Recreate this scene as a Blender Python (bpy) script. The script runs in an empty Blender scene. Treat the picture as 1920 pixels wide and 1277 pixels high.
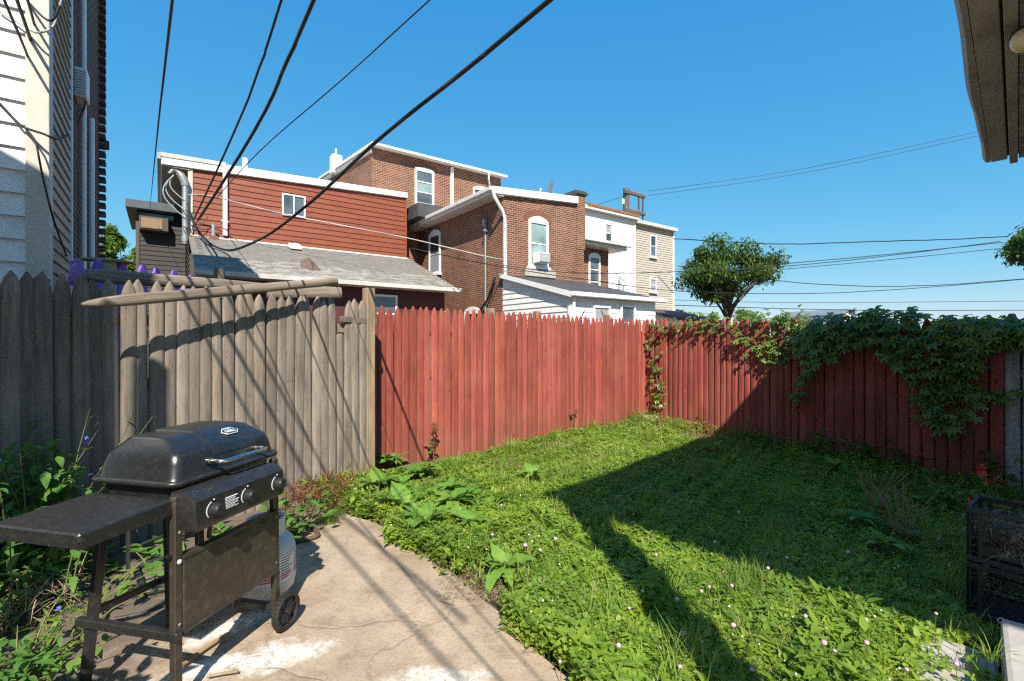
import bpy, bmesh, math, random
import numpy as np
from mathutils import Vector, Matrix

random.seed(7)
NP = np.random.default_rng(11)
R = math.radians
SC = bpy.context.scene
COL = SC.collection

# ------------------------------------------------------------------ camera, sky, sun, exposure
EYE = 1.45
FPX = 900.0            # focal length in photograph pixels (1920 wide)
cam_data = bpy.data.cameras.new('camera')
cam_data.sensor_width = 36.0
cam_data.lens = FPX / 1920.0 * 36.0
cam_data.clip_start = 0.05
cam_data.clip_end = 3000.0
cam = bpy.data.objects.new('camera', cam_data)
cam.location = (0, 0, EYE)
cam.rotation_euler = (R(90), 0, 0)
COL.objects.link(cam)
SC.camera = cam

SUN_TO = Vector((0.15, -0.989, 0.98)).normalized()      # direction towards the sun
SUN_EL = math.asin(SUN_TO.z)
world = bpy.data.worlds.new('World')
SC.world = world
world.use_nodes = True
wn = world.node_tree.nodes; wl = world.node_tree.links
bg = wn['Background']
sky = wn.new('ShaderNodeTexSky')
sky.sky_type = 'NISHITA'
sky.sun_disc = False
sky.sun_elevation = SUN_EL
sky.sun_rotation = math.atan2(SUN_TO.x, SUN_TO.y)
sky.altitude = 100
sky.air_density = 1.0
sky.dust_density = 0.15
sky.ozone_density = 6.0
# the whole sky is graded like the photograph's deep, saturated blue
sp_ = wn.new('ShaderNodeSeparateColor'); cb_ = wn.new('ShaderNodeCombineColor')
wl.new(sky.outputs[0], sp_.inputs[0])
for k_, (pw_, mu_) in enumerate(((1.25, 0.38), (0.56, 0.475), (0.25, 0.615))):
    m0 = wn.new('ShaderNodeMath'); m0.operation = 'MULTIPLY'; m0.inputs[1].default_value = 0.226
    m1 = wn.new('ShaderNodeMath'); m1.operation = 'POWER'; m1.inputs[1].default_value = pw_
    m2 = wn.new('ShaderNodeMath'); m2.operation = 'MULTIPLY'; m2.inputs[1].default_value = mu_*4.1
    wl.new(sp_.outputs[k_], m0.inputs[0]); wl.new(m0.outputs[0], m1.inputs[0]); wl.new(m1.outputs[0], m2.inputs[0]); wl.new(m2.outputs[0], cb_.inputs[k_])
wl.new(cb_.outputs[0], bg.inputs[0])
bg.inputs[1].default_value = 0.15

sun_data = bpy.data.lights.new('sun', 'SUN')
sun_data.energy = 4.1
sun_data.angle = R(0.5)
sun_data.color = (1.0, 0.92, 0.80)
sun = bpy.data.objects.new('sun', sun_data)
sun.rotation_euler = SUN_TO.to_track_quat('Z', 'Y').to_euler()
sun.location = (0, -20, 30)
COL.objects.link(sun)

SC.view_settings.view_transform = 'Standard'
SC.view_settings.look = 'None'
SC.view_settings.exposure = 1.12
SC.view_settings.gamma = 1.0
SC.render.engine = 'CYCLES'
SC.cycles.use_denoising = False
SC.cycles.use_adaptive_sampling = False
SC.cycles.filter_width = 1.3
SC.cycles.sample_clamp_indirect = 4.0
SC.cycles.max_bounces = 6
SC.cycles.transparent_max_bounces = 6

# ------------------------------------------------------------------ directions of the place
UX, UY = 0.806, 0.592            # along the row of houses
VX, VY = -0.592, 0.806           # away from the yard
RZ = math.atan2(UY, UX)
def uv(x, y): return (UX*x + UY*y, VX*x + VY*y)
def xy(u, v): return (UX*u + VX*v, UY*u + VY*v)
def at(px, py, Z): return Vector(((px-960)/FPX*Z, Z, EYE-(py-638)/FPX*Z))
def ground_at(px, py, z=0.0):
    Z = FPX*(EYE-z)/(py-638)
    return Vector(((px-960)/FPX*Z, Z, z))
def sstep(a, b, x):
    t = np.clip((x-a)/(b-a), 0, 1); return t*t*(3-2*t)
def gz(x, y):
    u, v = uv(x, y)
    return -0.036*np.clip(5.73-v, 0, 7)*sstep(2.0, 6.0, u) - 0.03

# ------------------------------------------------------------------ mesh and object helpers
class MB:
    def __init__(s): s.v = []; s.f = []; s.m = []
    def add(s, vs, fs, mi=0):
        o = len(s.v); s.v += [tuple(p) for p in vs]
        s.f += [tuple(i+o for i in f) for f in fs]; s.m += [mi]*len(fs); return s
    def box(s, x0, x1, y0, y1, z0, z1, mi=0):
        return s.add([(x0,y0,z0),(x1,y0,z0),(x1,y1,z0),(x0,y1,z0),(x0,y0,z1),(x1,y0,z1),(x1,y1,z1),(x0,y1,z1)],
                     [(0,3,2,1),(4,5,6,7),(0,1,5,4),(1,2,6,5),(2,3,7,6),(3,0,4,7)], mi)
    def hexa(s, p, mi=0):
        return s.add(p, [(0,3,2,1),(4,5,6,7),(0,1,5,4),(1,2,6,5),(2,3,7,6),(3,0,4,7)], mi)
    def bar(s, a, b, w, h, up=(0,0,1), mi=0):
        a = Vector(a); b = Vector(b); d = (b-a).normalized(); up = Vector(up)
        if abs(d.dot(up)) > 0.98: up = Vector((0,1,0))
        sx = d.cross(up).normalized()*w/2; sz = sx.cross(d).normalized()*h/2
        return s.hexa([a-sx-sz, a+sx-sz, b+sx-sz, b-sx-sz, a-sx+sz, a+sx+sz, b+sx+sz, b-sx+sz], mi)
    def tube(s, pts, r, n=8, cap=True, mi=0):
        pts = [Vector(p) for p in pts]
        rr = r if isinstance(r, (list, tuple)) else [r]*len(pts)
        o = len(s.v); ref = None
        for i, p in enumerate(pts):
            d = (pts[min(i+1, len(pts)-1)]-pts[max(i-1, 0)]).normalized()
            if ref is None:
                ref = d.orthogonal().normalized()
            ref = (ref-d*ref.dot(d))
            ref = ref.normalized() if ref.length > 1e-6 else d.orthogonal().normalized()
            w = d.cross(ref)
            for k in range(n):
                a = 2*math.pi*k/n
                s.v.append(tuple(p+(ref*math.cos(a)+w*math.sin(a))*rr[i]))
        for i in range(len(pts)-1):
            for k in range(n):
                k2 = (k+1) % n
                s.f.append((o+i*n+k, o+i*n+k2, o+(i+1)*n+k2, o+(i+1)*n+k)); s.m.append(mi)
        if cap:
            s.f.append(tuple(o+k for k in range(n))[::-1]); s.m.append(mi)
            e = o+(len(pts)-1)*n
            s.f.append(tuple(e+k for k in range(n))); s.m.append(mi)
        return s
    def lathe(s, prof, n=20, c=(0,0,0), mi=0):
        o = len(s.v)
        for (r, z) in prof:
            for k in range(n):
                a = 2*math.pi*k/n
                s.v.append((c[0]+r*math.cos(a), c[1]+r*math.sin(a), c[2]+z))
        for i in range(len(prof)-1):
            for k in range(n):
                k2 = (k+1) % n
                s.f.append((o+i*n+k, o+i*n+k2, o+(i+1)*n+k2, o+(i+1)*n+k)); s.m.append(mi)
        s.f.append(tuple(o+k for k in range(n))[::-1]); s.m.append(mi)
        e = o+(len(prof)-1)*n
        s.f.append(tuple(e+k for k in range(n))); s.m.append(mi)
        return s
    def loops(s, ls, mi=0, cap0=True, cap1=True):
        o = len(s.v); n = len(ls[0])
        for l in ls: s.v += [tuple(p) for p in l]
        for i in range(len(ls)-1):
            for k in range(n):
                k2 = (k+1) % n
                s.f.append((o+i*n+k, o+i*n+k2, o+(i+1)*n+k2, o+(i+1)*n+k)); s.m.append(mi)
        if cap0: s.f.append(tuple(o+k for k in range(n))[::-1]); s.m.append(mi)
        if cap1: s.f.append(tuple(o+(len(ls)-1)*n+k for k in range(n))); s.m.append(mi)
        return s
    def prism_y(s, poly, y0, y1, mi=0):          # polygon in xz, pushed along y
        n = len(poly); o = len(s.v)
        s.v += [(p[0], y0, p[1]) for p in poly]+[(p[0], y1, p[1]) for p in poly]
        s.f += [tuple(o+i for i in range(n)), tuple(o+n+i for i in range(n))[::-1]]
        s.f += [(o+i, o+n+i, o+n+(i+1) % n, o+(i+1) % n) for i in range(n)]
        s.m += [mi]*(n+2); return s
    def prism_z(s, poly, z0, z1, mi=0):
        n = len(poly); o = len(s.v)
        s.v += [(p[0], p[1], z0) for p in poly]+[(p[0], p[1], z1) for p in poly]
        s.f += [tuple(o+i for i in range(n))[::-1], tuple(o+n+i for i in range(n))]
        s.f += [(o+i, o+(i+1) % n, o+n+(i+1) % n, o+n+i) for i in range(n)]
        s.m += [mi]*(n+2); return s
    def mesh(s, name, mats, smooth=False, bevel=0.0, seg=1, angle=35):
        me = bpy.data.meshes.new(name)
        me.from_pydata(s.v, [], s.f)
        if not isinstance(mats, (list, tuple)): mats = [mats]
        for m in mats: me.materials.append(m)
        if len(mats) > 1: me.polygons.foreach_set('material_index', s.m)
        bm = bmesh.new(); bm.from_mesh(me)
        bmesh.ops.recalc_face_normals(bm, faces=bm.faces)
        if bevel > 0:
            ed = [e for e in bm.edges if len(e.link_faces) == 2 and e.calc_face_angle(0) > R(angle)]
            bmesh.ops.bevel(bm, geom=ed, offset=bevel, segments=seg, affect='EDGES', profile=0.6, clamp_overlap=True)
        bm.to_mesh(me); bm.free()
        if smooth:
            me.polygons.foreach_set('use_smooth', [True]*len(me.polygons))
            try: me.set_sharp_from_angle(angle=R(smooth if smooth > 1 else 40))
            except Exception: pass
        return me
    def build(s, name, mats, parent=None, **k):
        return link(name, s.mesh(name, mats, **k), parent)

def link(name, me, parent=None, loc=None, rot=None):
    o = bpy.data.objects.new(name, me)
    COL.objects.link(o)
    if parent: o.parent = parent
    if loc is not None: o.location = loc
    if rot is not None: o.rotation_euler = rot
    return o
def tag(o, label=None, cat=None, group=None, kind=None):
    if label: o['label'] = label
    if cat: o['category'] = cat
    if group: o['group'] = group
    if kind: o['kind'] = kind
    return o
def thing(name, label, cat, loc=(0,0,0), rz=0.0, group=None):
    o = bpy.data.objects.new(name, None); COL.objects.link(o)
    o.empty_display_size = 0.2
    o.location = loc; o.rotation_euler = (0, 0, rz)
    return tag(o, label, cat, group)
def aim(n_to, roll=0.0):
    q = Vector(n_to).to_track_quat('Z', 'Y')
    return (q.to_matrix() @ Matrix.Rotation(roll, 3, 'Z')).to_euler()
def text_mesh(body, size, mat, extrude=0.001, bold=0.0):
    cu = bpy.data.curves.new('lettering', 'FONT')
    cu.body = body; cu.size = size; cu.extrude = extrude; cu.offset = bold
    cu.align_x = 'CENTER'; cu.align_y = 'CENTER'; cu.resolution_u = 2
    o = bpy.data.objects.new('lettering', cu); COL.objects.link(o)
    bpy.context.view_layer.update()
    me = bpy.data.meshes.new_from_object(o.evaluated_get(bpy.context.evaluated_depsgraph_get()))
    bpy.data.objects.remove(o); bpy.data.curves.remove(cu)
    me.materials.clear(); me.materials.append(mat)
    return me

# ------------------------------------------------------------------ materials
class NT:
    def __init__(s, name):
        s.mat = bpy.data.materials.new(name); s.mat.use_nodes = True
        s.t = s.mat.node_tree; s.n = s.t.nodes; s.l = s.t.links
        s.b = s.n['Principled BSDF']; s.out = s.n['Material Output']
    def new(s, kind, **k):
        n = s.n.new('ShaderNode'+kind)
        for a, v in k.items(): setattr(n, a, v)
        return n
    def link(s, a, b): s.l.new(a, b)
    def obj(s, scale=(1,1,1)):
        c = s.new('TexCoord'); m = s.new('Mapping'); m.inputs['Scale'].default_value = scale
        s.link(c.outputs['Object'], m.inputs[0])
        i = s.new('ObjectInfo'); a = s.new('VectorMath', operation='ADD')
        mu = s.new('VectorMath', operation='SCALE'); mu.inputs[0].default_value = (17, 31, 7)
        s.link(i.outputs['Random'], mu.inputs['Scale'])
        s.link(m.outputs[0], a.inputs[0]); s.link(mu.outputs[0], a.inputs[1])
        return a.outputs[0]
    def noise(s, vec, scale, detail=5, rough=0.6):
        n = s.new('TexNoise'); n.inputs['Scale'].default_value = scale
        n.inputs['Detail'].default_value = detail; n.inputs['Roughness'].default_value = rough
        if vec is not None: s.link(vec, n.inputs['Vector'])
        return n.outputs[0]
    def ramp(s, fac, stops):
        r = s.new('ValToRGB'); el = r.color_ramp.elements
        while len(el) < len(stops): el.new(0.5)
        for e, (p, c) in zip(el, stops):
            e.position = p; e.color = (c, c, c, 1) if isinstance(c, (int, float)) else (*c, 1)
        s.link(fac, r.inputs[0]); return r.outputs[0]
    def mix(s, fac, a, b, mode='MIX'):
        m = s.new('Mix', data_type='RGBA', blend_type=mode)
        for sock, v in ((m.inputs[0], fac), (m.inputs[6], a), (m.inputs[7], b)):
            if hasattr(v, 'node'): s.link(v, sock)
            else: sock.default_value = v if isinstance(v, (int, float)) else (*v, 1)
        return m.outputs[2]
    def math(s, op, a, b=0.0):
        m = s.new('Math', operation=op)
        for sock, v in ((m.inputs[0], a), (m.inputs[1], b)):
            if hasattr(v, 'node'): s.link(v, sock)
            else: sock.default_value = v
        return m.outputs[0]
    def bump(s, h, strength=0.3, dist=0.01):
        b = s.new('Bump'); b.inputs['Strength'].default_value = strength; b.inputs['Distance'].default_value = dist
        s.link(h, b.inputs['Height']); s.link(b.outputs[0], s.b.inputs['Normal'])
    def color(s, c):
        if hasattr(c, 'node'): s.link(c, s.b.inputs['Base Color'])
        else: s.b.inputs['Base Color'].default_value = (*c, 1)
    def done(s, rough=0.7, metal=0.0, spec=0.5):
        if hasattr(rough, 'node'): s.link(rough, s.b.inputs['Roughness'])
        else: s.b.inputs['Roughness'].default_value = rough
        s.b.inputs['Metallic'].default_value = metal
        s.b.inputs['Specular IOR Level'].default_value = spec
        return s.mat

def pm(name, c1, c2=None, scale=4.0, rough=0.7, bump=0.0, bscale=40.0, metal=0.0, spec=0.4, rnd=0.0,
       stretch=(1,1,1), dirt=None, dirt_amt=0.5, dirt_scale=2.5):
    t = NT(name); v = t.obj(stretch)
    if c2 is None: c2 = tuple(x*0.75 for x in c1)
    f = t.ramp(t.noise(v, scale), [(0.3, 0.0), (0.7, 1.0)])
    c = t.mix(f, c1, c2)
    if dirt:
        d = t.ramp(t.noise(v, dirt_scale, 8, 0.7), [(0.5, 0.0), (0.72, dirt_amt)])
        c = t.mix(d, c, dirt)
    if rnd:
        i = t.new('ObjectInfo')
        k = t.math('ADD', t.math('MULTIPLY', i.outputs['Random'], 2*rnd), 1-rnd)
        h = t.new('HueSaturation'); t.link(c, h.inputs['Color']); t.link(k, h.inputs['Value']); c = h.outputs[0]
    t.color(c)
    if bump: t.bump(t.noise(v, bscale, 6), bump, 0.006)
    return t.done(rough, metal, spec)

def wood_mat(name, c1, c2, c3, rnd=0.18, knots=True, rough=0.85, green=None, peel=None):
    t = NT(name); v = t.obj((1, 1, 0.06))
    grain = t.noise(v, 38, 7, 0.7)
    c = t.mix(t.ramp(grain, [(0.36, 0.0), (0.62, 1.0)]), c1, c2)
    v2 = t.obj((1, 1, 0.35))
    big = t.ramp(t.noise(v2, 5, 5, 0.65), [(0.42, 0.0), (0.68, 1.0)])
    c = t.mix(t.math('MULTIPLY', big, 0.65), c, c3)
    if knots:
        vk = t.obj((1, 1, 0.45)); vo = t.new('TexVoronoi'); vo.inputs['Scale'].default_value = 5.0
        t.link(vk, vo.inputs['Vector'])
        kn = t.ramp(vo.outputs['Distance'], [(0.045, 0.85), (0.10, 0.0)])
        c = t.mix(kn, c, tuple(x*0.35 for x in c1))
    if peel:
        p = t.ramp(t.noise(t.obj((1, 1, 0.3)), 14, 8, 0.78), [(0.60, 0.0), (0.68, 1.0)])
        c = t.mix(t.math('MULTIPLY', p, 0.75), c, peel)
        gg = t.new('NewGeometry'); fd = t.ramp(t.noise(gg.outputs['Position'], 1.7, 5, 0.6), [(0.45, 0.0), (0.66, 0.4)])
        c = t.mix(fd, c, tuple(min(1, 0.55*x+0.45*y) for x, y in zip(c2, peel)))
        sp = t.new('TexVoronoi'); sp.inputs['Scale'].default_value = 26; t.link(t.obj((1, 1, 0.5)), sp.inputs['Vector'])
        c = t.mix(t.ramp(sp.outputs['Distance'], [(0.07, 0.7), (0.13, 0.0)]), c, tuple(x*0.3 for x in c1))
    if green:
        g = t.new('TexCoord'); sp = t.new('SeparateXYZ'); t.link(g.outputs['Object'], sp.inputs[0])
        k = t.math('ADD', t.math('MULTIPLY', sp.outputs[2], -1.0), 0.5)
        k = t.math('MULTIPLY', t.ramp(t.math('ADD', k, t.noise(v2, 9)), [(0.55, 0.0), (1.0, 1.0)]), 0.5)
        c = t.mix(k, c, green)
    i = t.new('ObjectInfo')
    k = t.math('ADD', t.math('MULTIPLY', i.outputs['Random'], 2*rnd), 1-rnd)
    h = t.new('HueSaturation'); t.link(c, h.inputs['Color']); t.link(k, h.inputs['Value'])
    t.color(h.outputs[0]); t.bump(grain, 0.5, 0.004)
    return t.done(rough, 0, 0.25)

def brick_mat(name, c1, c2, dark, mortar, scale=1.0):
    t = NT(name); c = t.new('TexCoord'); s = t.new('SeparateXYZ'); t.link(c.outputs['Object'], s.inputs[0])
    cb = t.new('CombineXYZ'); t.link(t.math('ADD', s.outputs[0], s.outputs[1]), cb.inputs[0]); t.link(s.outputs[2], cb.inputs[1])
    b = t.new('TexBrick'); t.link(cb.outputs[0], b.inputs['Vector'])
    b.inputs['Scale'].default_value = 1.0
    b.inputs['Brick Width'].default_value = 0.215*scale; b.inputs['Row Height'].default_value = 0.074*scale
    b.inputs['Mortar Size'].default_value = 0.009*scale; b.inputs['Mortar Smooth'].default_value = 0.2
    b.inputs['Bias'].default_value = -0.1
    b.inputs['Color1'].default_value = (0, 0, 0, 1); b.inputs['Color2'].default_value = (1, 1, 1, 1)
    b.inputs['Mortar'].default_value = (0.5, 0.5, 0.5, 1)
    n1 = t.noise(c.outputs['Object'], 0.9, 6, 0.65)
    col = t.mix(b.outputs['Color'], c1, dark)
    col = t.mix(t.ramp(n1, [(0.52, 0.0), (0.66, 0.75)]), col, c2)
    n2 = t.noise(c.outputs['Object'], 24, 5)
    col = t.mix(t.math('MULTIPLY', n2, 0.45), col, tuple(x*0.45 for x in c1))
    col = t.mix(b.outputs['Fac'], col, mortar)
    n3 = t.ramp(t.noise(c.outputs['Object'], 0.6, 8, 0.7), [(0.5, 0.0), (0.75, 0.55)])
    col = t.mix(n3, col, tuple(x*0.5 for x in dark))
    t.color(col); t.bump(t.math('SUBTRACT', 1.0, b.outputs['Fac']), 0.6, 0.012)
    return t.done(0.9, 0, 0.2)

def leaf_mat(name, c1, c2, c3, trans=0.3, rough=0.45, spec=0.35, tcol=None):
    t = NT(name)
    a = t.new('Attribute', attribute_name='rnd'); i = t.new('ObjectInfo')
    f = t.math('FRACT', t.math('ADD', a.outputs['Fac'], i.outputs['Random']))
    c = t.ramp(f, [(0.0, c1), (0.5, c2), (0.9, c1), (1.0, c3)])
    g = t.new('NewGeometry')
    n = t.noise(g.outputs['Position'], 1.1, 4, 0.7)
    c = t.mix(t.ramp(n, [(0.38, 0.0), (0.60, 0.65)]), c, (c1[0]*0.50, c1[1]*0.62, c1[2]*0.75))
    n2 = t.noise(g.outputs['Position'], 3.4, 3)
    c = t.mix(t.ramp(n2, [(0.52, 0.0), (0.66, 0.55)]), c, (c2[0]*1.25, c2[1]*1.02, c2[2]*0.9))
    t.color(c); t.done(rough, 0, spec)
    tr = t.new('BsdfTranslucent')
    if tcol is None: tcol = tuple(min(1, x*1.6) for x in c2)
    tr.inputs[0].default_value = (*tcol, 1)
    m = t.new('MixShader'); m.inputs[0].default_value = trans
    t.link(t.b.outputs[0], m.inputs[1]); t.link(tr.outputs[0], m.inputs[2]); t.link(m.outputs[0], t.out.inputs[0])
    return t.mat

def glass_mat(name, col, rough=0.08):
    t = NT(name); v = t.obj()
    c = t.mix(t.ramp(t.noise(v, 1.2, 3), [(0.4, 0.0), (0.6, 1.0)]), col, tuple(x*0.55 for x in col))
    t.color(c); t.bump(t.noise(v, 1.5, 2), 0.06, 0.02)
    return t.done(rough, 0, 0.8)

M = {}
M['gray_wood'] = wood_mat('weathered_wood', (0.085,0.070,0.056), (0.215,0.178,0.145), (0.245,0.207,0.172), 0.26, peel=(0.32,0.28,0.235))
M['post_wood'] = wood_mat('post_wood', (0.22,0.16,0.10), (0.36,0.27,0.18), (0.16,0.12,0.085), 0.1)
M['log_wood'] = wood_mat('log_wood', (0.15,0.115,0.085), (0.30,0.24,0.18), (0.20,0.17,0.14), 0.1)
M['gray_board'] = wood_mat('gray_board', (0.22,0.22,0.22), (0.36,0.36,0.35), (0.10,0.10,0.10), 0.15)
M['red_wood'] = wood_mat('red_painted_wood', (0.21,0.046,0.033), (0.33,0.084,0.060), (0.19,0.043,0.032), 0.26, knots=True, rough=0.75, green=(0.17,0.085,0.05), peel=(0.40,0.15,0.11))
M['red_wood2'] = wood_mat('dark_red_painted_wood', (0.19,0.042,0.032), (0.29,0.070,0.052), (0.15,0.036,0.028), 0.18, rough=0.75, green=(0.08,0.06,0.035), peel=(0.34,0.12,0.09))
M['purple'] = pm('purple_paint', (0.12,0.05,0.36), (0.18,0.09,0.45), 8, 0.6, 0.2, rnd=0.1, dirt=(0.35,0.25,0.3))
M['pale_wood'] = wood_mat('pale_wood', (0.42,0.33,0.2), (0.55,0.45,0.3), (0.3,0.22,0.14))
M['white_paint'] = pm('white_paint', (0.80,0.80,0.78), (0.70,0.70,0.68), 3, 0.5, 0.05, dirt=(0.42,0.40,0.36), dirt_amt=0.35)
M['white_trim'] = pm('white_trim', (0.82,0.82,0.80), (0.74,0.74,0.72), 3, 0.5, 0.0, dirt=(0.5,0.47,0.42), dirt_amt=0.3)
M['white_siding'] = pm('white_siding', (0.80,0.80,0.79), (0.73,0.73,0.72), 1.5, 0.5, 0.06, 60, rnd=0.03, dirt=(0.35,0.34,0.31), dirt_amt=0.4, dirt_scale=5)
M['cream'] = pm('cream_trim', (0.58,0.54,0.46), (0.49,0.455,0.39), 2, 0.55, dirt=(0.3,0.26,0.2))
M['tan_siding'] = pm('tan_siding', (0.42,0.36,0.28), (0.36,0.30,0.23), 2, 0.6, rnd=0.06, dirt=(0.2,0.17,0.13))
M['beige_siding'] = pm('beige_siding', (0.44,0.39,0.33), (0.40,0.355,0.30), 1.2, 0.6, rnd=0.04, dirt=(0.40,0.33,0.25), dirt_amt=0.3)
M['red_siding'] = pm('red_siding', (0.245,0.066,0.030), (0.205,0.055,0.026), 1.5, 0.5, 0.06, 80, rnd=0.045, dirt=(0.12,0.035,0.022), dirt_amt=0.6)
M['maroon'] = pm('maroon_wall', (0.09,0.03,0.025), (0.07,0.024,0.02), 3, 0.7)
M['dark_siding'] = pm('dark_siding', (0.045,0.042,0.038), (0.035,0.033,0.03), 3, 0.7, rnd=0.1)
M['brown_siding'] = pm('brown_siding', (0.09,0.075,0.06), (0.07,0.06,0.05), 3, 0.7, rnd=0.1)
M['shingle'] = pm('roof_shingle', (0.36,0.34,0.31), (0.25,0.235,0.215), 6, 0.9, 0.4, 160, rnd=0.28, dirt=(0.16,0.15,0.14), dirt_amt=0.5)
M['black_roof'] = pm('black_roofing', (0.045,0.045,0.048), (0.07,0.07,0.072), 2, 0.8, 0.2, 90)
M['fascia'] = pm('weathered_fascia', (0.36,0.33,0.29), (0.28,0.255,0.22), 2.5, 0.7, 0.05, rnd=0.08, dirt=(0.15,0.125,0.10), dirt_amt=0.6)
M['soffit'] = pm('soffit_board', (0.38,0.345,0.30), (0.28,0.255,0.22), 2.5, 0.7, rnd=0.14, dirt=(0.08,0.07,0.055), dirt_amt=0.6)
M['eave_metal'] = pm('eave_metal', (0.66,0.65,0.62), (0.55,0.54,0.50), 3, 0.45, dirt=(0.30,0.26,0.21), dirt_amt=0.5)
M['galv'] = pm('galvanised_metal', (0.42,0.43,0.43), (0.32,0.33,0.33), 8, 0.45, metal=0.6)
M['brick'] = brick_mat('old_brick', (0.235,0.082,0.046), (0.33,0.115,0.055), (0.075,0.032,0.024), (0.40,0.30,0.22))
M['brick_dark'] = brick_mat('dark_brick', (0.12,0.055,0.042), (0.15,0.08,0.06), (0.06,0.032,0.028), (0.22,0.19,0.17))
M['arch_brick'] = pm('arch_brick', (0.25,0.11,0.065), (0.13,0.055,0.04), 14, 0.9)
M['stone'] = pm('sill_stone', (0.48,0.45,0.40), (0.30,0.28,0.25), 7, 0.9, 0.3)
M['glass'] = glass_mat('window_glass', (0.10,0.13,0.15))
M['glass_green'] = glass_mat('curtained_glass', (0.26,0.36,0.34))
M['glass_dark'] = glass_mat('dark_glass', (0.05,0.055,0.06))
M['blind'] = pm('window_blind', (0.30,0.31,0.32), (0.24,0.25,0.26), 2, 0.6)
M['cardboard'] = pm('cardboard', (0.28,0.19,0.12), (0.24,0.16,0.10), 4, 0.8)
M['black_metal'] = pm('black_enamel', (0.014,0.014,0.015), (0.022,0.022,0.022), 30, 0.33, 0.04, 300, spec=0.5, dirt=(0.14,0.12,0.095), dirt_amt=0.16, dirt_scale=55)
M['black_lid'] = pm('lid_enamel', (0.010,0.011,0.012), (0.016,0.017,0.018), 40, 0.26, 0.06, 420, spec=0.6, dirt=(0.12,0.11,0.095), dirt_amt=0.14, dirt_scale=60)
M['brown_metal'] = pm('dusty_sunlit_metal', (0.030,0.025,0.018), (0.042,0.035,0.026), 6, 0.42, 0.05, 150, spec=0.5, dirt=(0.16,0.14,0.10), dirt_amt=0.35, dirt_scale=22)  # dusty black paint; the browner tone stands for sun on the grill front
M['black_plastic'] = pm('black_plastic', (0.012,0.013,0.016), (0.02,0.021,0.024), 12, 0.45, 0.05, 200, dirt=(0.06,0.055,0.05), dirt_amt=0.2)
M['rubber'] = pm('rubber', (0.012,0.012,0.012), (0.02,0.019,0.018), 20, 0.7, dirt=(0.10,0.085,0.065), dirt_amt=0.4, dirt_scale=10)
M['chrome'] = pm('steel', (0.62,0.60,0.57), (0.5,0.48,0.45), 20, 0.22, metal=1.0, dirt=(0.3,0.24,0.17), dirt_amt=0.3)
M['mark'] = pm('white_print', (0.7,0.72,0.74), (0.62,0.64,0.66), 9, 0.5)
M['badge'] = pm('badge_blue', (0.42,0.52,0.62), (0.52,0.6,0.68), 20, 0.35)
M['red_print'] = pm('red_print', (0.55,0.09,0.07), (0.5,0.1,0.08), 9, 0.6)
M['tank'] = pm('tank_paint', (0.62,0.62,0.60), (0.52,0.52,0.50), 4, 0.45, dirt=(0.35,0.30,0.24), dirt_amt=0.5)
M['tank_label'] = pm('tank_label', (0.70,0.70,0.69), (0.62,0.62,0.62), 5, 0.6)
M['hose'] = pm('hose_rubber', (0.018,0.019,0.022), (0.03,0.031,0.034), 6, 0.5, dirt=(0.12,0.1,0.08), dirt_amt=0.4)
M['rust_hose'] = pm('dusty_hose', (0.12,0.075,0.055), (0.08,0.05,0.04), 9, 0.8)
M['wire'] = pm('wire_rubber', (0.012,0.012,0.013), (0.02,0.02,0.02), 9, 0.6)
M['pale_wire'] = pm('pale_cable', (0.45,0.45,0.43), (0.35,0.35,0.34), 9, 0.5)
M['bulb'] = pm('frosted_bulb', (0.70,0.58,0.38), (0.62,0.5,0.33), 6, 0.3)
M['pole_wood'] = pm('utility_pole_wood', (0.085,0.068,0.055), (0.13,0.105,0.085), 6, 0.9)
M['bark'] = pm('bark', (0.09,0.07,0.055), (0.055,0.042,0.035), 12, 0.95, 0.5, 30)
M['stem'] = pm('plant_stem', (0.12,0.16,0.05), (0.16,0.12,0.06), 10, 0.7)
M['dry'] = pm('dry_stem', (0.30,0.22,0.13), (0.20,0.14,0.08), 10, 0.9)
M['straw'] = pm('straw', (0.34,0.26,0.16), (0.24,0.17,0.10), 20, 0.9)
M['red_stem'] = pm('red_stem', (0.24,0.07,0.035), (0.16,0.06,0.03), 20, 0.8)
M['vine_leaf'] = leaf_mat('vine_leaf', (0.098,0.175,0.030), (0.155,0.25,0.042), (0.26,0.28,0.07), 0.26, 0.33, 0.5)
M['dock_leaf'] = leaf_mat('dock_leaf', (0.14,0.27,0.040), (0.18,0.33,0.055), (0.22,0.32,0.06), 0.28, 0.45, 0.3)
M['weed_leaf'] = leaf_mat('weed_leaf', (0.085,0.19,0.034), (0.125,0.25,0.045), (0.18,0.24,0.06), 0.28, 0.5, 0.3)
M['clover'] = leaf_mat('clover_leaf', (0.155,0.255,0.030), (0.245,0.36,0.043), (0.34,0.37,0.08), 0.36, 0.5, 0.25)
M['grass'] = leaf_mat('grass_blade', (0.15,0.24,0.036), (0.23,0.32,0.05), (0.30,0.29,0.11), 0.30, 0.5, 0.25)
M['tree_leaf'] = leaf_mat('tree_leaf', (0.065,0.125,0.026), (0.105,0.17,0.034), (0.17,0.15,0.04), 0.25, 0.5, 0.25)
M['bright_leaf'] = leaf_mat('bright_leaf', (0.11,0.20,0.03), (0.16,0.26,0.04), (0.2,0.24,0.05), 0.35, 0.5, 0.25)
M['pink'] = pm('pink_petals', (0.50,0.27,0.38), (0.60,0.42,0.46), 90, 0.7)
M['pale_petal'] = pm('pale_petals', (0.62,0.58,0.50), (0.5,0.42,0.36), 30, 0.8)
M['blue_petal'] = pm('blue_petals', (0.06,0.12,0.65), (0.1,0.16,0.7), 30, 0.6)
M['red_petal'] = pm('red_petals', (0.60,0.03,0.02), (0.5,0.03,0.03), 30, 0.6)

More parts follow.
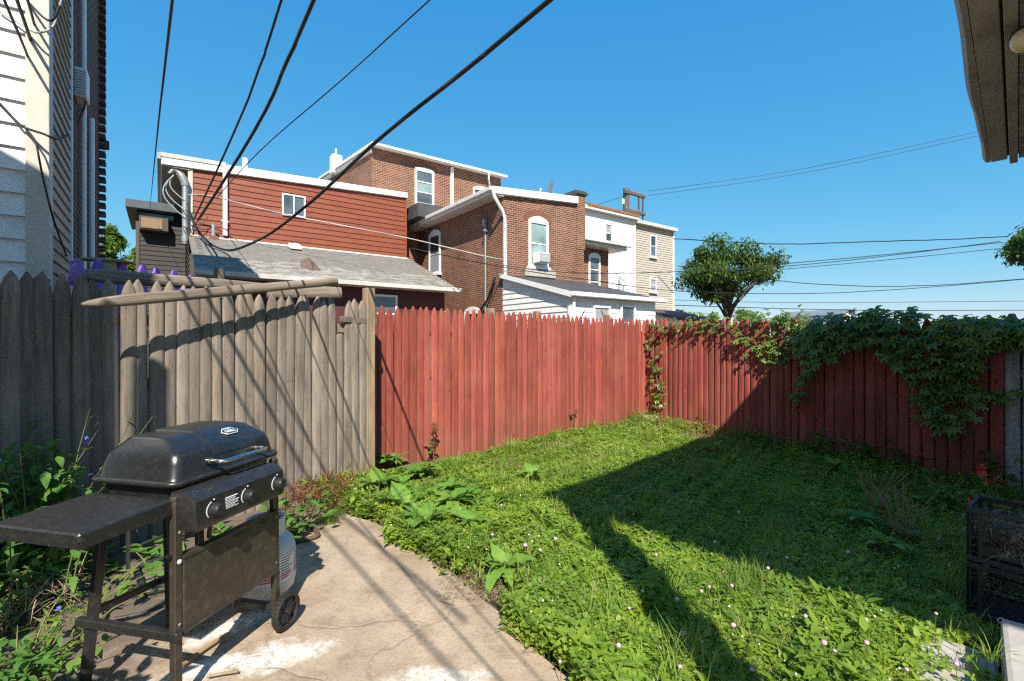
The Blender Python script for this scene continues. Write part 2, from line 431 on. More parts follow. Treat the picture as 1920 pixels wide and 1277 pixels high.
def concrete_mat():
    t = NT('patio_concrete'); c = t.new('TexCoord'); v = c.outputs['Object']
    n1 = t.noise(v, 2.2, 8, 0.62); n2 = t.noise(v, 60, 6, 0.7); n3 = t.noise(v, 0.9, 5, 0.6)
    col = t.mix(t.ramp(n1, [(0.35, 0.0), (0.68, 1.0)]), (0.32,0.25,0.178), (0.47,0.375,0.275))
    col = t.mix(t.ramp(n3, [(0.5, 0.0), (0.7, 0.7)]), col, (0.24,0.165,0.112))
    col = t.mix(t.ramp(n2, [(0.36, 0.4), (0.55, 0.0)]), col, (0.16,0.125,0.095))
    pit = t.new('TexVoronoi'); pit.inputs['Scale'].default_value = 70; t.link(v, pit.inputs['Vector'])
    col = t.mix(t.ramp(pit.outputs['Distance'], [(0.06, 0.15), (0.12, 0.0)]), col, (0.10,0.08,0.06))
    # spilt white lime with a ragged outline
    sp = t.new('SeparateXYZ'); t.link(v, sp.inputs[0])
    nz = t.noise(v, 5.5, 10, 0.78)
    speck = t.ramp(t.noise(v, 38, 8, 0.8), [(0.36, 0.15), (0.55, 1.0)])
    def blob(cx, cy, rx, ry, rot, soft=0.5):
        co, si = math.cos(rot), math.sin(rot)
        dx = t.math('SUBTRACT', sp.outputs[0], cx); dy = t.math('SUBTRACT', sp.outputs[1], cy)
        a = t.math('DIVIDE', t.math('ADD', t.math('MULTIPLY', dx, co), t.math('MULTIPLY', dy, si)), rx)
        b = t.math('DIVIDE', t.math('SUBTRACT', t.math('MULTIPLY', dy, co), t.math('MULTIPLY', dx, si)), ry)
        d = t.math('ADD', t.math('MULTIPLY', a, a), t.math('MULTIPLY', b, b))
        d = t.math('ADD', d, t.math('MULTIPLY', t.math('SUBTRACT', nz, 0.5), 4.2))
        return t.ramp(d, [(0.1, 1.0), (0.75+soft, 0.0)])
    for b in ((-1.08, 2.22, 0.25, 0.13, 0.35), (-1.35, 2.12, 0.22, 0.10, 0.5), (-1.42, 2.45, 0.25, 0.09, 0.9), (-2.05, 3.2, 0.5, 0.2, 0.9), (-1.25,4.0,0.2,0.1,0.2), (-0.35,2.02,0.28,0.13,0.0)):
        k = blob(*b)
        col = t.mix(t.math('MULTIPLY', t.math('MULTIPLY', k, speck), 0.9), col, (0.74,0.72,0.68))
    # dark grime on the left, its colour also laying in the shade there
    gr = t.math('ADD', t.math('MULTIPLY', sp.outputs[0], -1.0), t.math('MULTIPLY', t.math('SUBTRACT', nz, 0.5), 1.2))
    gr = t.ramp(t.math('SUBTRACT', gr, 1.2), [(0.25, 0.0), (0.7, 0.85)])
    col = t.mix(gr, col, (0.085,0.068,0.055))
    vc = t.new('TexVoronoi', feature='DISTANCE_TO_EDGE'); vc.inputs['Scale'].default_value = 0.62
    wv = t.new('VectorMath', operation='ADD'); t.link(v, wv.inputs[0])
    nn = t.new('TexNoise'); nn.inputs['Scale'].default_value = 3.0; nn.inputs['Detail'].default_value = 6; t.link(v, nn.inputs['Vector'])
    sv = t.new('VectorMath', operation='SCALE'); sv.inputs['Scale'].default_value = 0.35; t.link(nn.outputs['Color'], sv.inputs[0]); t.link(sv.outputs[0], wv.inputs[1])
    t.link(wv.outputs[0], vc.inputs['Vector'])
    crack = t.ramp(vc.outputs['Distance'], [(0.002, 1.0), (0.006, 0.0)])
    col = t.mix(t.math('MULTIPLY', crack, 0.22), col, (0.07,0.05,0.035))
    st = t.ramp(t.noise(v, 7.0, 9, 0.75), [(0.50, 0.0), (0.66, 0.6)])
    col = t.mix(st, col, (0.17,0.12,0.085))
    t.color(col)
    t.bump(t.math('SUBTRACT', t.math('ADD', n2, t.math('MULTIPLY', n1, 2.0)), crack), 0.45, 0.008)
    return t.done(0.9, 0, 0.25)
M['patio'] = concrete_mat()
def soil_mat():
    t = NT('soil'); c = t.new('TexCoord'); v = c.outputs['Object']
    n1 = t.noise(v, 3, 8, 0.65); n2 = t.noise(v, 45, 8, 0.75)
    col = t.mix(t.ramp(n1, [(0.35, 0.0), (0.65, 1.0)]), (0.045,0.045,0.02), (0.13,0.085,0.05))
    col = t.mix(t.ramp(n2, [(0.4, 0.0), (0.65, 1.0)]), col, (0.23,0.165,0.10))
    t.color(col); t.bump(n2, 0.8, 0.02)
    return t.done(0.95, 0, 0.15)
M['soil'] = soil_mat()
M['old_concrete'] = pm('old_concrete', (0.42,0.40,0.37), (0.30,0.28,0.25), 4, 0.9, 0.35, 60, dirt=(0.16,0.14,0.11), dirt_amt=0.5)

# ================================================================== GROUND, PATIO
def make_ground():
    xs = np.concatenate([[-1500,-300,-80,-30,-16], np.linspace(-10,14,73), [22,40,90,300,1500]])
    ys = np.concatenate([[-1500,-300,-80,-30,-12], np.linspace(-6,16,67), [24,40,90,300,1500]])
    X, Y = np.meshgrid(xs, ys); Z = gz(X, Y)
    inn = (np.abs(X) < 15) & (np.abs(Y) < 17)
    Z = Z + np.where(inn, 0.012*np.sin(3.1*X+1.3*Y)*np.cos(2.3*Y-X), 0)
    n = len(xs); vs = np.stack([X, Y, Z], -1).reshape(-1, 3)
    fs = [(j*n+i, j*n+i+1, (j+1)*n+i+1, (j+1)*n+i) for j in range(len(ys)-1) for i in range(n-1)]
    me = bpy.data.meshes.new('ground'); me.from_pydata(vs.tolist(), [], fs); me.materials.append(M['soil'])
    me.polygons.foreach_set('use_smooth', [True]*len(fs))
    tag(link('ground', me), 'bare soil of the yard showing between the weeds', kind='structure')
make_ground()

def patio_edge():
    pts = []
    for k in range(41):
        v = -3.0+k*(8.2/40)
        u = 1.45+0.03*math.sin(2.7*v+1)+0.02*math.sin(7.1*v)+random.uniform(-0.015, 0.015)
        if v > 3.6: u -= (v-3.6)*0.35
        pts.append(xy(u, v))
    return pts
mb = MB()
edge = patio_edge()
poly = edge+[xy(-3.2, 5.2), xy(-3.2, -3.0)]
mb.prism_z(poly, -0.12, 0.0)
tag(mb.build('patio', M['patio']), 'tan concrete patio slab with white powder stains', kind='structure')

# ================================================================== FENCES
def picket_mesh(name, w, h, d, mat, tip=0.16, rnd=1.0, blunt=0.0, n=7, lean=0.0, flat=1.0):
    rows = [(0, 1), (0.25, 1.0), (0.55, 1.0), (h-tip, 1.0), (h-tip*0.62, 0.86), (h-tip*0.3, 0.58), (h-tip*0.08, 0.24+blunt), (h, 0.06+blunt)]
    mb = MB(); ls = []
    ph = random.uniform(0, 6)
    for i, (z, s) in enumerate(rows):
        l = []
        off = lean*math.sin(z*1.7+ph)
        for k in range(n):
            a = math.pi*k/(n-1)
            l.append((off-math.cos(a)*w/2*s, -(math.sin(a)**flat)*d*rnd*(0.5+0.5*s), z))
        l.append((off+w/2*s, 0.012, z)); l.append((off-w/2*s, 0.012, z))
        ls.append(l)
    mb.loops(ls)
    return mb.mesh(name, mat, smooth=50)

def fence(name, label, p0, p1, pitch, hfun, mat, width, depth, tip, rnd=1.0, jit=0.02, skip=(), rails=(0.35, 1.0, 1.55), blunt=0.0, rail_mat=None, base=None, tilt=0.012, post_every=None, post_mat=None, post_h=1.8, flat=1.0, backing=None, wj=(0.985, 1.06)):
    p0 = Vector((p0[0], p0[1], 0)); p1 = Vector((p1[0], p1[1], 0))
    d = p1-p0; L = d.length; rz = math.atan2(d.y, d.x)
    t = thing(name, label, 'fence', (p0.x, p0.y, 0), rz)
    n = max(1, round(L/pitch)); pitch = L/n
    H0 = hfun(0.0)
    meshes = [picket_mesh('picket', width*random.uniform(*wj), H0*1.0+0.0, depth*random.uniform(0.8, 1.15), mat, tip*random.uniform(0.85, 1.15), rnd, blunt, lean=0.003, flat=flat) for _ in range(9)]
    for i in range(n):
        if i in skip: continue
        s = (i+0.5)*pitch
        o = link('picket', random.choice(meshes), t)
        b = (base(s) if base else 0.0)
        h = hfun(s)-b+0.05+random.uniform(-jit, jit)
        o.location = (s+random.uniform(-0.002, 0.002), random.uniform(-0.006, 0.006), b-0.05)
        o.scale = (random.uniform(0.99, 1.03) if random.random() > 0.05 else 0.978, 1, h/H0)
        o.rotation_euler = (random.uniform(-tilt, tilt)*0.5, random.uniform(-tilt, tilt), 0)
    for z in rails:
        k = (hfun(L)-hfun(0.0))
        MB().bar((0, 0.045, z), (L, 0.045, z+k), 0.045, 0.085).build('rail', rail_mat or mat, t, bevel=0.004)
    if backing:  # boards added to darken the picket gaps; purple ones stand for the neighbour's fence
        nb = max(1, round(L/0.32))
        for i in range(nb):
            b = (base(i*L/nb) if base else 0.0)
            MB().box(i*L/nb+0.004, (i+1)*L/nb-0.004, 0.072, 0.088, b, hfun(i*L/nb)-0.24).build('gap_backing_board', random.choice(backing), t)
    if post_every:
        s = post_every*0.5
        while s < L:
            MB().box(s-0.045, s+0.045, 0.07, 0.16, -0.2, post_h+(hfun(s)-H0)).build('post', post_mat, t, bevel=0.006)
            s += post_every
    return t

# weathered grey fence on the left
GP0 = Vector((-3.18, 2.89)); GD = Vector((0.637, 0.771))
gray = fence('gray_picket_fence', 'weathered grey pointed picket fence behind the grill', GP0-GD*0.35, Vector((-1.50, 4.93)), 0.0825,
             lambda s: 1.90-0.018*s, M['gray_wood'], 0.092, 0.022, 0.14, flat=0.75, jit=0.022, skip=(2, 32), rails=(0.4, 1.15, 1.62), rail_mat=M['log_wood'])
# two short broken pickets
for s, h in ((0.212, 1.55), (2.70, 1.52)):
    o = link('picket', picket_mesh('picket', 0.08, h, 0.02, M['gray_wood'], 0.02, 1.0, 0.7), gray, (s, 0.004, 0))
    tag(o, 'short grey picket with its point broken off')
# tall corner post in front of the junction
L = (Vector((-1.50, 4.93))-(GP0-GD*0.35)).length
MB().box(L-0.005, L+0.095, -0.03, 0.065, -0.1, 1.99).build('post', M['post_wood'], gray, bevel=0.008)
MB().bar((L-0.30, -0.01, 1.66), (L+0.12, -0.01, 1.645), 0.03, 0.06).build('rail', M['gray_wood'], gray, bevel=0.005)

# red fences
RC = Vector((2.50, 8.94)); RA = Vector((-1.54, 5.55)); rd = (RC-RA).normalized()
back = fence('red_picket_fence', 'brick red pointed picket fence along the back of the yard', RA-rd*0.42, RC+rd*0.06, 0.1005, lambda s: 1.862-0.004*s,
             M['red_wood'], 0.0975, 0.018, 0.155, rnd=0.9, jit=0.02, rails=(0.35, 1.05, 1.6), tilt=0.006, flat=0.45, wj=(0.94, 1.02), backing=[M['log_wood'], M['log_wood'], M['log_wood'], M['purple']], post_every=None)
for s in (2.15, 3.05, 4.72):
    MB().box(s-0.05, s+0.05, 0.092, 0.19, -0.2, 1.90).build('post', M['post_wood'], back, bevel=0.008)
FX, FY = -VX, -VY
def rf(t): return Vector((RC.x+FX*t, RC.y+FY*t))
ft = lambda s: 1.85-0.036*s
side = fence('red_picket_fence', 'red pointed picket fence on the right, left panel half in sun', rf(-0.02), rf(2.745), 0.0985, ft, M['red_wood'], 0.0955, 0.018, 0.15, rnd=0.9, flat=0.45, wj=(0.94, 1.02), backing=[M['log_wood']],
             jit=0.02, rails=(0.4, 1.1, 1.55), base=lambda s: -0.03-0.03*s, tilt=0.006)
side2 = fence('red_board_fence', 'dark red wide board fence panel under the thick vine', rf(2.745), rf(4.70), 0.116, lambda s: ft(s+2.73)+0.0, M['red_wood2'], 0.1115, 0.018, 0.12, rnd=0.8, flat=0.35, wj=(0.95, 1.01), backing=[M['log_wood']],
              jit=0.02, rails=(0.4, 1.1, 1.55), base=lambda s: -0.12-0.03*s, tilt=0.006)
side3 = fence('gray_board_fence', 'bare grey weathered boards at the right end of the fence', rf(4.71), rf(5.7), 0.125, lambda s: ft(s+4.7)+0.06, M['gray_board'], 0.120, 0.016, 0.10, rnd=0.8, flat=0.35, wj=(0.95, 1.0), backing=[M['log_wood']],
              jit=0.015, rails=(0.4, 1.1, 1.55), base=lambda s: -0.2, blunt=0.25)

# purple fence behind the grey one
pa = at(176, 500, 4.75); pb = at(345, 520, 6.2)
pur = fence('purple_picket_fence', 'purple painted pickets peeking over the grey fence', (pa.x-0.03, pa.y-0.03), (pb.x+0.1, pb.y+0.1), 0.27, lambda s: 2.27+0.03*s, M['purple'], 0.13, 0.018, 0.09, rnd=0.7, blunt=0.30, flat=0.3,
            rails=(0.4, 1.5), jit=0.03, rail_mat=M['pale_wood'])
c = at(205, 496, 5.0)
MB().box(-0.06, 0.06, -0.06, 0.06, 0, c.z+0.03).box(-0.22, 0.2, -0.09, 0.09, c.z+0.03, c.z+0.055).build('wooden_post', M['pale_wood'], None, bevel=0.006)
o = bpy.data.objects['wooden_post']; o.location = (c.x, c.y, 0); o.rotation_euler = (0, 0.0, RZ)
tag(o, 'pale wooden post with a flat cap among the purple pickets', 'post')
# purple glove-like rag on the post of the neighbour
q = at(143, 512, 3.4)
mb = MB()
mb.loops([[(math.cos(a)*r*(1+0.25*math.sin(3*a+z*9)), math.sin(a)*r*0.5, z) for a in [2*math.pi*k/12 for k in range(12)]] for z, r in ((-0.12,0.05),(-0.08,0.085),(0.0,0.09),(0.05,0.075),(0.09,0.05),(0.10,0.01))])
for k, (x, l) in enumerate(((-0.045,0.07),(-0.012,0.10),(0.02,0.095),(0.05,0.075))):
    mb.tube([(x, 0, 0.04), (x*1.15, 0, 0.07+l*0.6), (x*1.25, 0.01, 0.05+l)], [0.018, 0.017, 0.01], 6)
tag(mb.build('work_glove', M['purple'], None, smooth=60), 'purple work glove stuck on a fence tip by the tan house', 'glove')
bpy.data.objects['work_glove'].location = q; bpy.data.objects['work_glove'].scale = (0.62, 0.62, 0.72)

# loose logs lying on the fence tops
def log(name, label, a, b, r0, r1, sharp=True, flat=0.6):
    a = Vector(a); b = Vector(b); L = (b-a).length
    mb = MB(); ls = []
    st = [0, 0.02, 0.06, 0.12, 0.3, 0.5, 0.7, 0.9, 0.995, 1.0]
    sz = [0.15, 0.45, 0.75, 1, 1, 1.02, 1, 0.98, 0.97, 0.8]
    if not sharp: sz[:3] = [0.85, 0.98, 1]
    for s, k in zip(st, sz):
        r = (r0+(r1-r0)*s)*k
        ls.append([(s*L, math.cos(t)*r*flat, math.sin(t)*r*(1+0.04*math.sin(5*t+9*s))) for t in [2*math.pi*i/12 for i in range(12)]])
    mb.loops(ls)
    o = mb.build(name, M['log_wood_x'], None, smooth=50)
    o.location = a; o.rotation_euler = (b-a).to_track_quat('X', 'Z').to_euler()
    tag(o, label, 'log')
    return o
def wood_x():
    t = NT('log_wood_lengthwise'); v = t.obj((0.05, 1, 1)); g = t.noise(v, 34, 8, 0.75)
    c = t.mix(t.ramp(g, [(0.32, 0.0), (0.68, 1.0)]), (0.075,0.058,0.045), (0.33,0.275,0.215))
    b = t.ramp(t.noise(t.obj((0.3,1,1)), 6, 5), [(0.45, 0.0), (0.65, 0.7)])
    c = t.mix(b, c, (0.17,0.14,0.115)); t.color(c); t.bump(g, 0.7, 0.006)
    return t.done(0.9, 0, 0.2)
M['log_wood_x'] = wood_x()
log('fence_rail_log', 'long pointed grey log lying across the grey picket tips in front', at(152, 570, 3.02), at(632, 527, 4.55), 0.041, 0.036)
log('fence_rail_log', 'upper grey log behind the picket tips below the purple pickets', at(135, 513, 3.40), at(520, 541, 4.72), 0.055, 0.045)
log('fence_rail_log', 'stout grey log end lying behind the picket tips near the corner post', at(500, 548, 4.62), at(640, 549, 5.02), 0.07, 0.065, sharp=False)
o = log('wooden_stake', 'rough square wooden stake end standing before the grey shingle roof', at(411, 560, 4.9), at(411, 503, 4.9), 0.055, 0.05, sharp=False, flat=1.0)
o['category'] = 'stake'
o = log('wood_offcut', 'pale broken wood piece leaning behind the left grey pickets', at(60, 600, 3.3), at(80, 520, 3.35), 0.05, 0.045, sharp=False, flat=0.5)
o['category'] = 'offcut'

# ================================================================== HOUSES
def window(parent, x, y, z, w, h, rz=0.0, pane=('glass', 'glass'), arch=0.0, fr=0.07, sill=True, rails=1, name='window', split='h', proud=0.06):
    """frame around panes on a wall that faces local -y"""
    mb = MB(); d0, d1 = -proud, 0.0
    mb.box(0, fr, d0, d1, 0, h); mb.box(w-fr, w, d0, d1, 0, h)
    mb.box(fr, w-fr, d0, d1, 0, fr); mb.box(fr, w-fr, d0, d1, h-fr, h)
    if arch > 0:
        top = [(0, h)]+[(w*k/10.0, h+arch*math.sin(math.pi*k/10.0)**0.8) for k in range(1, 10)]+[(w, h)]
        mb.prism_y([(w, h-0.001), (0, h-0.001)]+top[1:-1], d0-0.004, d1)
    if split == 'v':
        mb.box(w/2-0.02, w/2+0.02, d0+0.012, d1, fr, h-fr)
    else:
        for k in range(rails):
            zc = fr+(h-2*fr)*(k+1)/(rails+1)
            mb.box(fr, w-fr, d0+0.012, d1, zc-0.022, zc+0.022)
    f = mb.build(name, M['white_trim'], parent, bevel=0.006)
    f.location = (x, y, z); f.rotation_euler = (0, 0, rz)
    if split == 'v':
        for k in range(2):
            xa = fr if k == 0 else w/2+0.02; xb = w/2-0.02 if k == 0 else w-fr
            MB().box(xa, xb, -0.022, -0.004, fr, h-fr).build('pane', M[pane[k]], f)
    else:
        for k in range(rails+1):
            za = fr+(h-2*fr)*k/(rails+1)+(0.022 if k else 0); zb = fr+(h-2*fr)*(k+1)/(rails+1)-(0.022 if k < rails else 0)
            MB().box(fr, w-fr, -0.030+0.008*(k % 2), -0.004, za, zb).build('pane', M[pane[min(k, len(pane)-1)]], f)
    if sill:
        MB().box(-0.06, w+0.06, -0.13, 0.0, -0.09, -0.002).build('sill', M['white_trim'], f, bevel=0.006)
    return f

def brick_arch(parent, x, y, z, w, rise, rz=0.0, th=0.22):
    mb = MB(); n = max(9, int(w/0.075))
    rad = (w*w/4+rise*rise)/(2*rise); cz = z+rise-rad; half = math.asin(min(0.999, (w/2+0.06)/rad))
    for k in range(n):
        a0 = -half+2*half*(k+0.06)/n; a1 = -half+2*half*(k+0.94)/n
        p = [(math.sin(a)*r, cz-z+math.cos(a)*r) for a, r in ((a0, rad+0.012), (a1, rad+0.012), (a1, rad+th), (a0, rad+th))]
        mb.prism_y(p, -0.014, 0.02)
    o = mb.build('brick_arch', M['arch_brick'], parent)
    o.location = (x+(0 if rz == 0 else 0), y, z); o.rotation_euler = (0, 0, rz)
    return o

def clap(parent, loc, rz, Lx, H, pitch, mat, name='clapboard', top=None, proud=0.02, cut=None):
    """rows of lapped boards on a wall facing local -y; top=(h_left,h_right) clips them"""
    holder_rot = (0, 0, rz)
    full = None; n = int(math.ceil(H/pitch))
    for i in range(n):
        z0 = i*pitch; z1 = min(H, z0+pitch)
        ph = z1-z0
        tl, tr = top if top else (1e9, 1e9)
        if z0 >= max(tl, tr)-0.01: break
        if z1 <= min(tl, tr) and ph > pitch*0.98:
            if full is None:
                full = MB().hexa([(0,-proud,0),(Lx,-proud,0),(Lx,0,0),(0,0,0),(0,-0.003,pitch),(Lx,-0.003,pitch),(Lx,0,pitch),(0,0,pitch)]).mesh(name, mat)
            o = link(name, full, parent)
            o.location = (loc[0], loc[1], loc[2]+z0); o.rotation_euler = holder_rot
        else:
            pl = [(0, z0), (Lx, z0), (Lx, z1), (0, z1)]
            def inside(p): return tl+(tr-tl)*p[0]/Lx-p[1]
            out = []
            for a, b in zip(pl, pl[1:]+pl[:1]):
                fa, fb = inside(a), inside(b)
                if fa >= 0: out.append(a)
                if (fa >= 0) != (fb >= 0):
                    k = fa/(fa-fb); out.append((a[0]+(b[0]-a[0])*k, a[1]+(b[1]-a[1])*k))
            if len(out) < 3: continue
            m = len(out); mb = MB()
            fy = lambda p: -proud+(proud-0.003)*(p[1]-z0)/pitch
            mb.add([(p[0], fy(p), p[1]-z0) for p in out]+[(p[0], 0, p[1]-z0) for p in out],
                   [tuple(range(m)), tuple(range(2*m-1, m-1, -1))]+[(k, m+k, m+(k+1) % m, (k+1) % m) for k in range(m)])
            o = mb.build(name, mat, parent)
            o.location = (loc[0], loc[1], loc[2]+z0); o.rotation_euler = holder_rot

# ---------------------------------------------------------------- red sided house with grey lean-to roof
red = thing('red_house', 'house with brick red clapboards and a grey shingled lean-to roof', 'house', (-10.46, 15.6, 0), RZ)
W = 7.46; zb = 4.86; tl, tr = 7.19, 7.41
MB().hexa([(0,0,0),(W,0,0),(W,6,0),(0,6,0),(0,0,tl),(W,0,tr),(W,6,tr),(0,6,tl)]).build('wall', M['brown_siding'], red)
clap(red, (0.0, -0.002, zb), 0, W, tr-zb, 0.193, M['red_siding'], top=(tl-zb, tr-zb), proud=0.028)
MB().box(-0.06, 0.07, -0.05, 0.03, zb, tl).build('corner_board', M['cream'], red, bevel=0.005)
MB().box(W-0.03, W+0.05, -0.045, 0.03, zb, tr).build('corner_board', M['red_siding'], red, bevel=0.005)
# left wall clapboards, their shade put in as a dark brown colour
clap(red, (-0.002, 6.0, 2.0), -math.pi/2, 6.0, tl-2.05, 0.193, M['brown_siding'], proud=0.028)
# flat roof with white edge
rf_ = MB().hexa([(-0.76,-0.12,tl-0.20),(W+0.06,-0.12,tr-0.03),(W+0.06,6.2,tr-0.03),(-0.76,6.2,tl-0.20),(-0.76,-0.12,tl+0.10),(W+0.06,-0.12,tr+0.18),(W+0.06,6.2,tr+0.18),(-0.76,6.2,tl+0.10)]).build('roof', M['white_trim'], red, bevel=0.01)
MB().hexa([(-0.80,-0.145,tl+0.03),(1.0,-0.145,tl+0.085),(1.0,-0.122,tl+0.085),(-0.80,-0.122,tl+0.03),(-0.80,-0.165,tl+0.16),(1.0,-0.165,tl+0.215),(1.0,-0.122,tl+0.215),(-0.80,-0.122,tl+0.16)]).build('gutter', M['eave_metal'], red, bevel=0.008)
MB().box(-0.86,-0.765,-0.16,6.2,tl-0.06,tl+0.145).build('gutter', M['fascia'], red, bevel=0.01)
MB().box(-0.75,-0.01,-0.08,6.0,tl-0.225,tl-0.205).build('soffit', M['fascia'], red)
MB().tube([(1.75, 1.4, tr), (1.75, 1.4, tr+0.78)], 0.09, 8).build('vent_pipe', M['white_trim'], red)
# downspout
MB().box(0.90,1.04,-0.15,-0.05,zb+0.10,tl+0.10).box(0.86,1.08,-0.156,-0.03,zb+0.55,zb+0.60).build('downspout', M['eave_metal'], red, bevel=0.012)
window(red, 2.73, -0.03, 5.94, 0.79, 0.79, pane=('glass', 'glass'), fr=0.055, sill=False, split='v')
# lean-to: wall, rafters roof, gutter
LW = 4.05; zg = 3.26
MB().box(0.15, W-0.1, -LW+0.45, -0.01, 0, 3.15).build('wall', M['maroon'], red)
endl = MB(); endl.prism_y([(0, 0), (LW-0.45, 0), (LW-0.45, 3.15), (0, zb-0.08)], -0.02, 0.0)
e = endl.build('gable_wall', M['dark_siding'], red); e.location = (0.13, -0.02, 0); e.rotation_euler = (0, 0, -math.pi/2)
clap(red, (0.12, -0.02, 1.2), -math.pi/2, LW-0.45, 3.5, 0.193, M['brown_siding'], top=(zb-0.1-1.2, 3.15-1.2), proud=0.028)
roof = MB().hexa([(-0.05,-LW,zg-0.06),(W+0.18,-LW,zg-0.06),(W+0.18,-0.03,zb-0.07),(-0.05,-0.03,zb-0.07),(-0.05,-LW,zg),(W+0.18,-LW,zg),(W+0.18,-0.03,zb-0.01),(-0.05,-0.03,zb-0.01)]).build('roof', M['shingle'], red)
sl = math.atan2(zb-zg, LW-0.03); SL = math.hypot(zb-zg, LW-0.03)
tabs = [MB().hexa([(0,0,0.002),(0.292*q,0,0.002),(0.292*q,0.165,0.002),(0,0.165,0.002),(0,0,0.028),(0.292*q,0,0.028),(0.292*q,0.165,0.007),(0,0.165,0.007)]).mesh('shingle', M['shingle']) for q in (1.0, 0.99, 0.975)]
rest = MB(); cnt = 0; rows = int(SL/0.142)
cells = [(r, c) for r in range(rows) for c in range(26)]
for r, c in cells:
    x = -0.05+c*0.2955-(0.148 if r % 2 else 0)+random.uniform(-0.006, 0.006); s = r*0.142
    if x < -0.06: x = -0.055
    if x+0.29 > W+0.19: continue
    p = (x, -LW+s*math.cos(sl), zg+s*math.sin(sl))
    if cnt < 300:
        o = link('shingle', random.choice(tabs), roof, p, (sl, 0, random.uniform(-0.008, 0.008))); cnt += 1
    else:
        ca, sa = math.cos(sl), math.sin(sl)
        q = [(0,0,0.002),(0.292,0,0.002),(0.292,0.165,0.002),(0,0.165,0.002),(0,0,0.028),(0.292,0,0.028),(0.292,0.165,0.007),(0,0.165,0.007)]
        rest.hexa([(p[0]+a, p[1]+b*ca-h*sa, p[2]+b*sa+h*ca) for a, b, h in q])
tag(rest.build('shingle_courses', M['shingle'], roof), kind='stuff')
MB().box(-0.05, W+0.1, -0.06, -0.03, zb-0.03, zb+0.035).build('flashing', M['white_trim'], red)
g = MB(); gp = [(0,0.02),(-0.02,-0.09),(-0.13,-0.09),(-0.15,0.03),(-0.135,0.03),(-0.12,-0.07),(-0.03,-0.07),(-0.012,0.02)]
g.add([(-0.1, -LW+p[0], zg+p[1]-0.02) for p in gp]+[(W+0.24, -LW+p[0], zg+p[1]-0.02) for p in gp], [tuple(range(8))[::-1], tuple(range(8, 16))]+[(k, (k+1) % 8, 8+(k+1) % 8, 8+k) for k in range(8)])
g.build('gutter', M['eave_metal'], red)
MB().box(-0.05, W+0.2, -LW+0.02, -LW+0.42, zg-0.12, zg-0.09).build('soffit', M['eave_metal'], red)
window(red, 4.72, -LW+0.44, 1.7, 0.85, 1.25, pane=('glass', 'glass'))
# things on the lean-to roof
def on_roof(x, s): return (x, -LW+s*math.cos(sl), zg+s*math.sin(sl)+0.012)
p = on_roof(0.62, 4.05); MB().box(p[0]-0.12, p[0]+0.12, p[1]-0.1, p[1]+0.1, p[2]-0.05, p[2]+0.10).build('vent_base', M['arch_brick'], red); MB().tube([(p[0], p[1], p[2]), (p[0], p[1], p[2]+0.50)], 0.055, 8).build('vent_pipe', M['galv'], red)
p = on_roof(3.05, 3.75); MB().hexa([(p[0]-0.2,p[1]-0.22,p[2]-0.02),(p[0]+0.2,p[1]-0.22,p[2]-0.02),(p[0]+0.2,p[1]+0.2,p[2]+0.12),(p[0]-0.2,p[1]+0.2,p[2]+0.12),(p[0]-0.17,p[1]-0.2,p[2]+0.14),(p[0]+0.17,p[1]-0.2,p[2]+0.14),(p[0]+0.17,p[1]+0.18,p[2]+0.26),(p[0]-0.17,p[1]+0.18,p[2]+0.26)]).build('roof_vent', M['white_trim'], red, bevel=0.02)
p = on_roof(2.95, 1.15); mb = MB(); pts = [(-0.25,-0.1,0.0),(0.05,-0.22,0.02),(0.34,-0.2,0.0),(0.2,0.1,0.14),(0.0,0.22,0.30),(-0.2,0.15,0.2),(0.02,0.0,0.22)]
mb.add(pts+[(a, b+0.05, c-0.06) for a, b, c in pts], [(0,1,6),(1,2,3),(1,3,6),(3,4,6),(4,5,6),(5,0,6),(7,13,8),(8,10,9),(8,13,10),(10,13,11),(11,13,12),(12,13,7),(0,7,8,1),(1,8,9,2),(2,9,10,3),(3,10,11,4),(4,11,12,5),(5,12,7,0)])
o = mb.build('torn_tarp', pm('brown_tarp', (0.10,0.06,0.05), (0.14,0.09,0.075), 12, 0.8), None)
Rm = Matrix.Rotation(RZ, 3, 'Z'); o.location = Vector((-10.46, 15.6, 0))+Rm @ Vector(p); o.rotation_euler = (sl, 0, RZ)
tag(o, 'crumpled brown scrap of tarp lying on the grey shingle roof', 'tarp')
# dark annex left with the boxed air conditioner; siding colour also carries its shade
MB().box(-1.42, -0.04, 2.15, 6, 0, 5.95).build('annex_wall', M['dark_siding'], red)
clap(red, (-1.42, 2.148, 2.5), 0, 1.36, 3.2, 0.16, M['dark_siding'], proud=0.025)
MB().box(-1.46, -1.36, 2.10, 2.2, 1.5, 5.9).build('corner_board', M['brown_siding'], red)
MB().hexa([(-1.72,1.75,5.92),(-0.03,1.75,5.92),(-0.03,6.3,6.0),(-1.72,6.3,6.0),(-1.72,1.75,6.20),(-0.03,1.75,6.20),(-0.03,6.3,6.28),(-1.72,6.3,6.28)]).build('annex_roof', pm('slate_fascia', (0.09,0.11,0.13), (0.06,0.07,0.085), 3, 0.6), red, bevel=0.01)
ac = MB().box(-1.36,-0.55,1.72,2.14,5.22,5.68).build('air_conditioner', M['brown_siding'], red, bevel=0.015)
MB().box(-1.30,-0.72,1.69,1.719,5.28,5.62).build('panel', M['cardboard'], ac)
MB().box(-1.40,-0.40,2.08,2.14,5.70,5.86).build('window_head', M['glass_dark'], red)
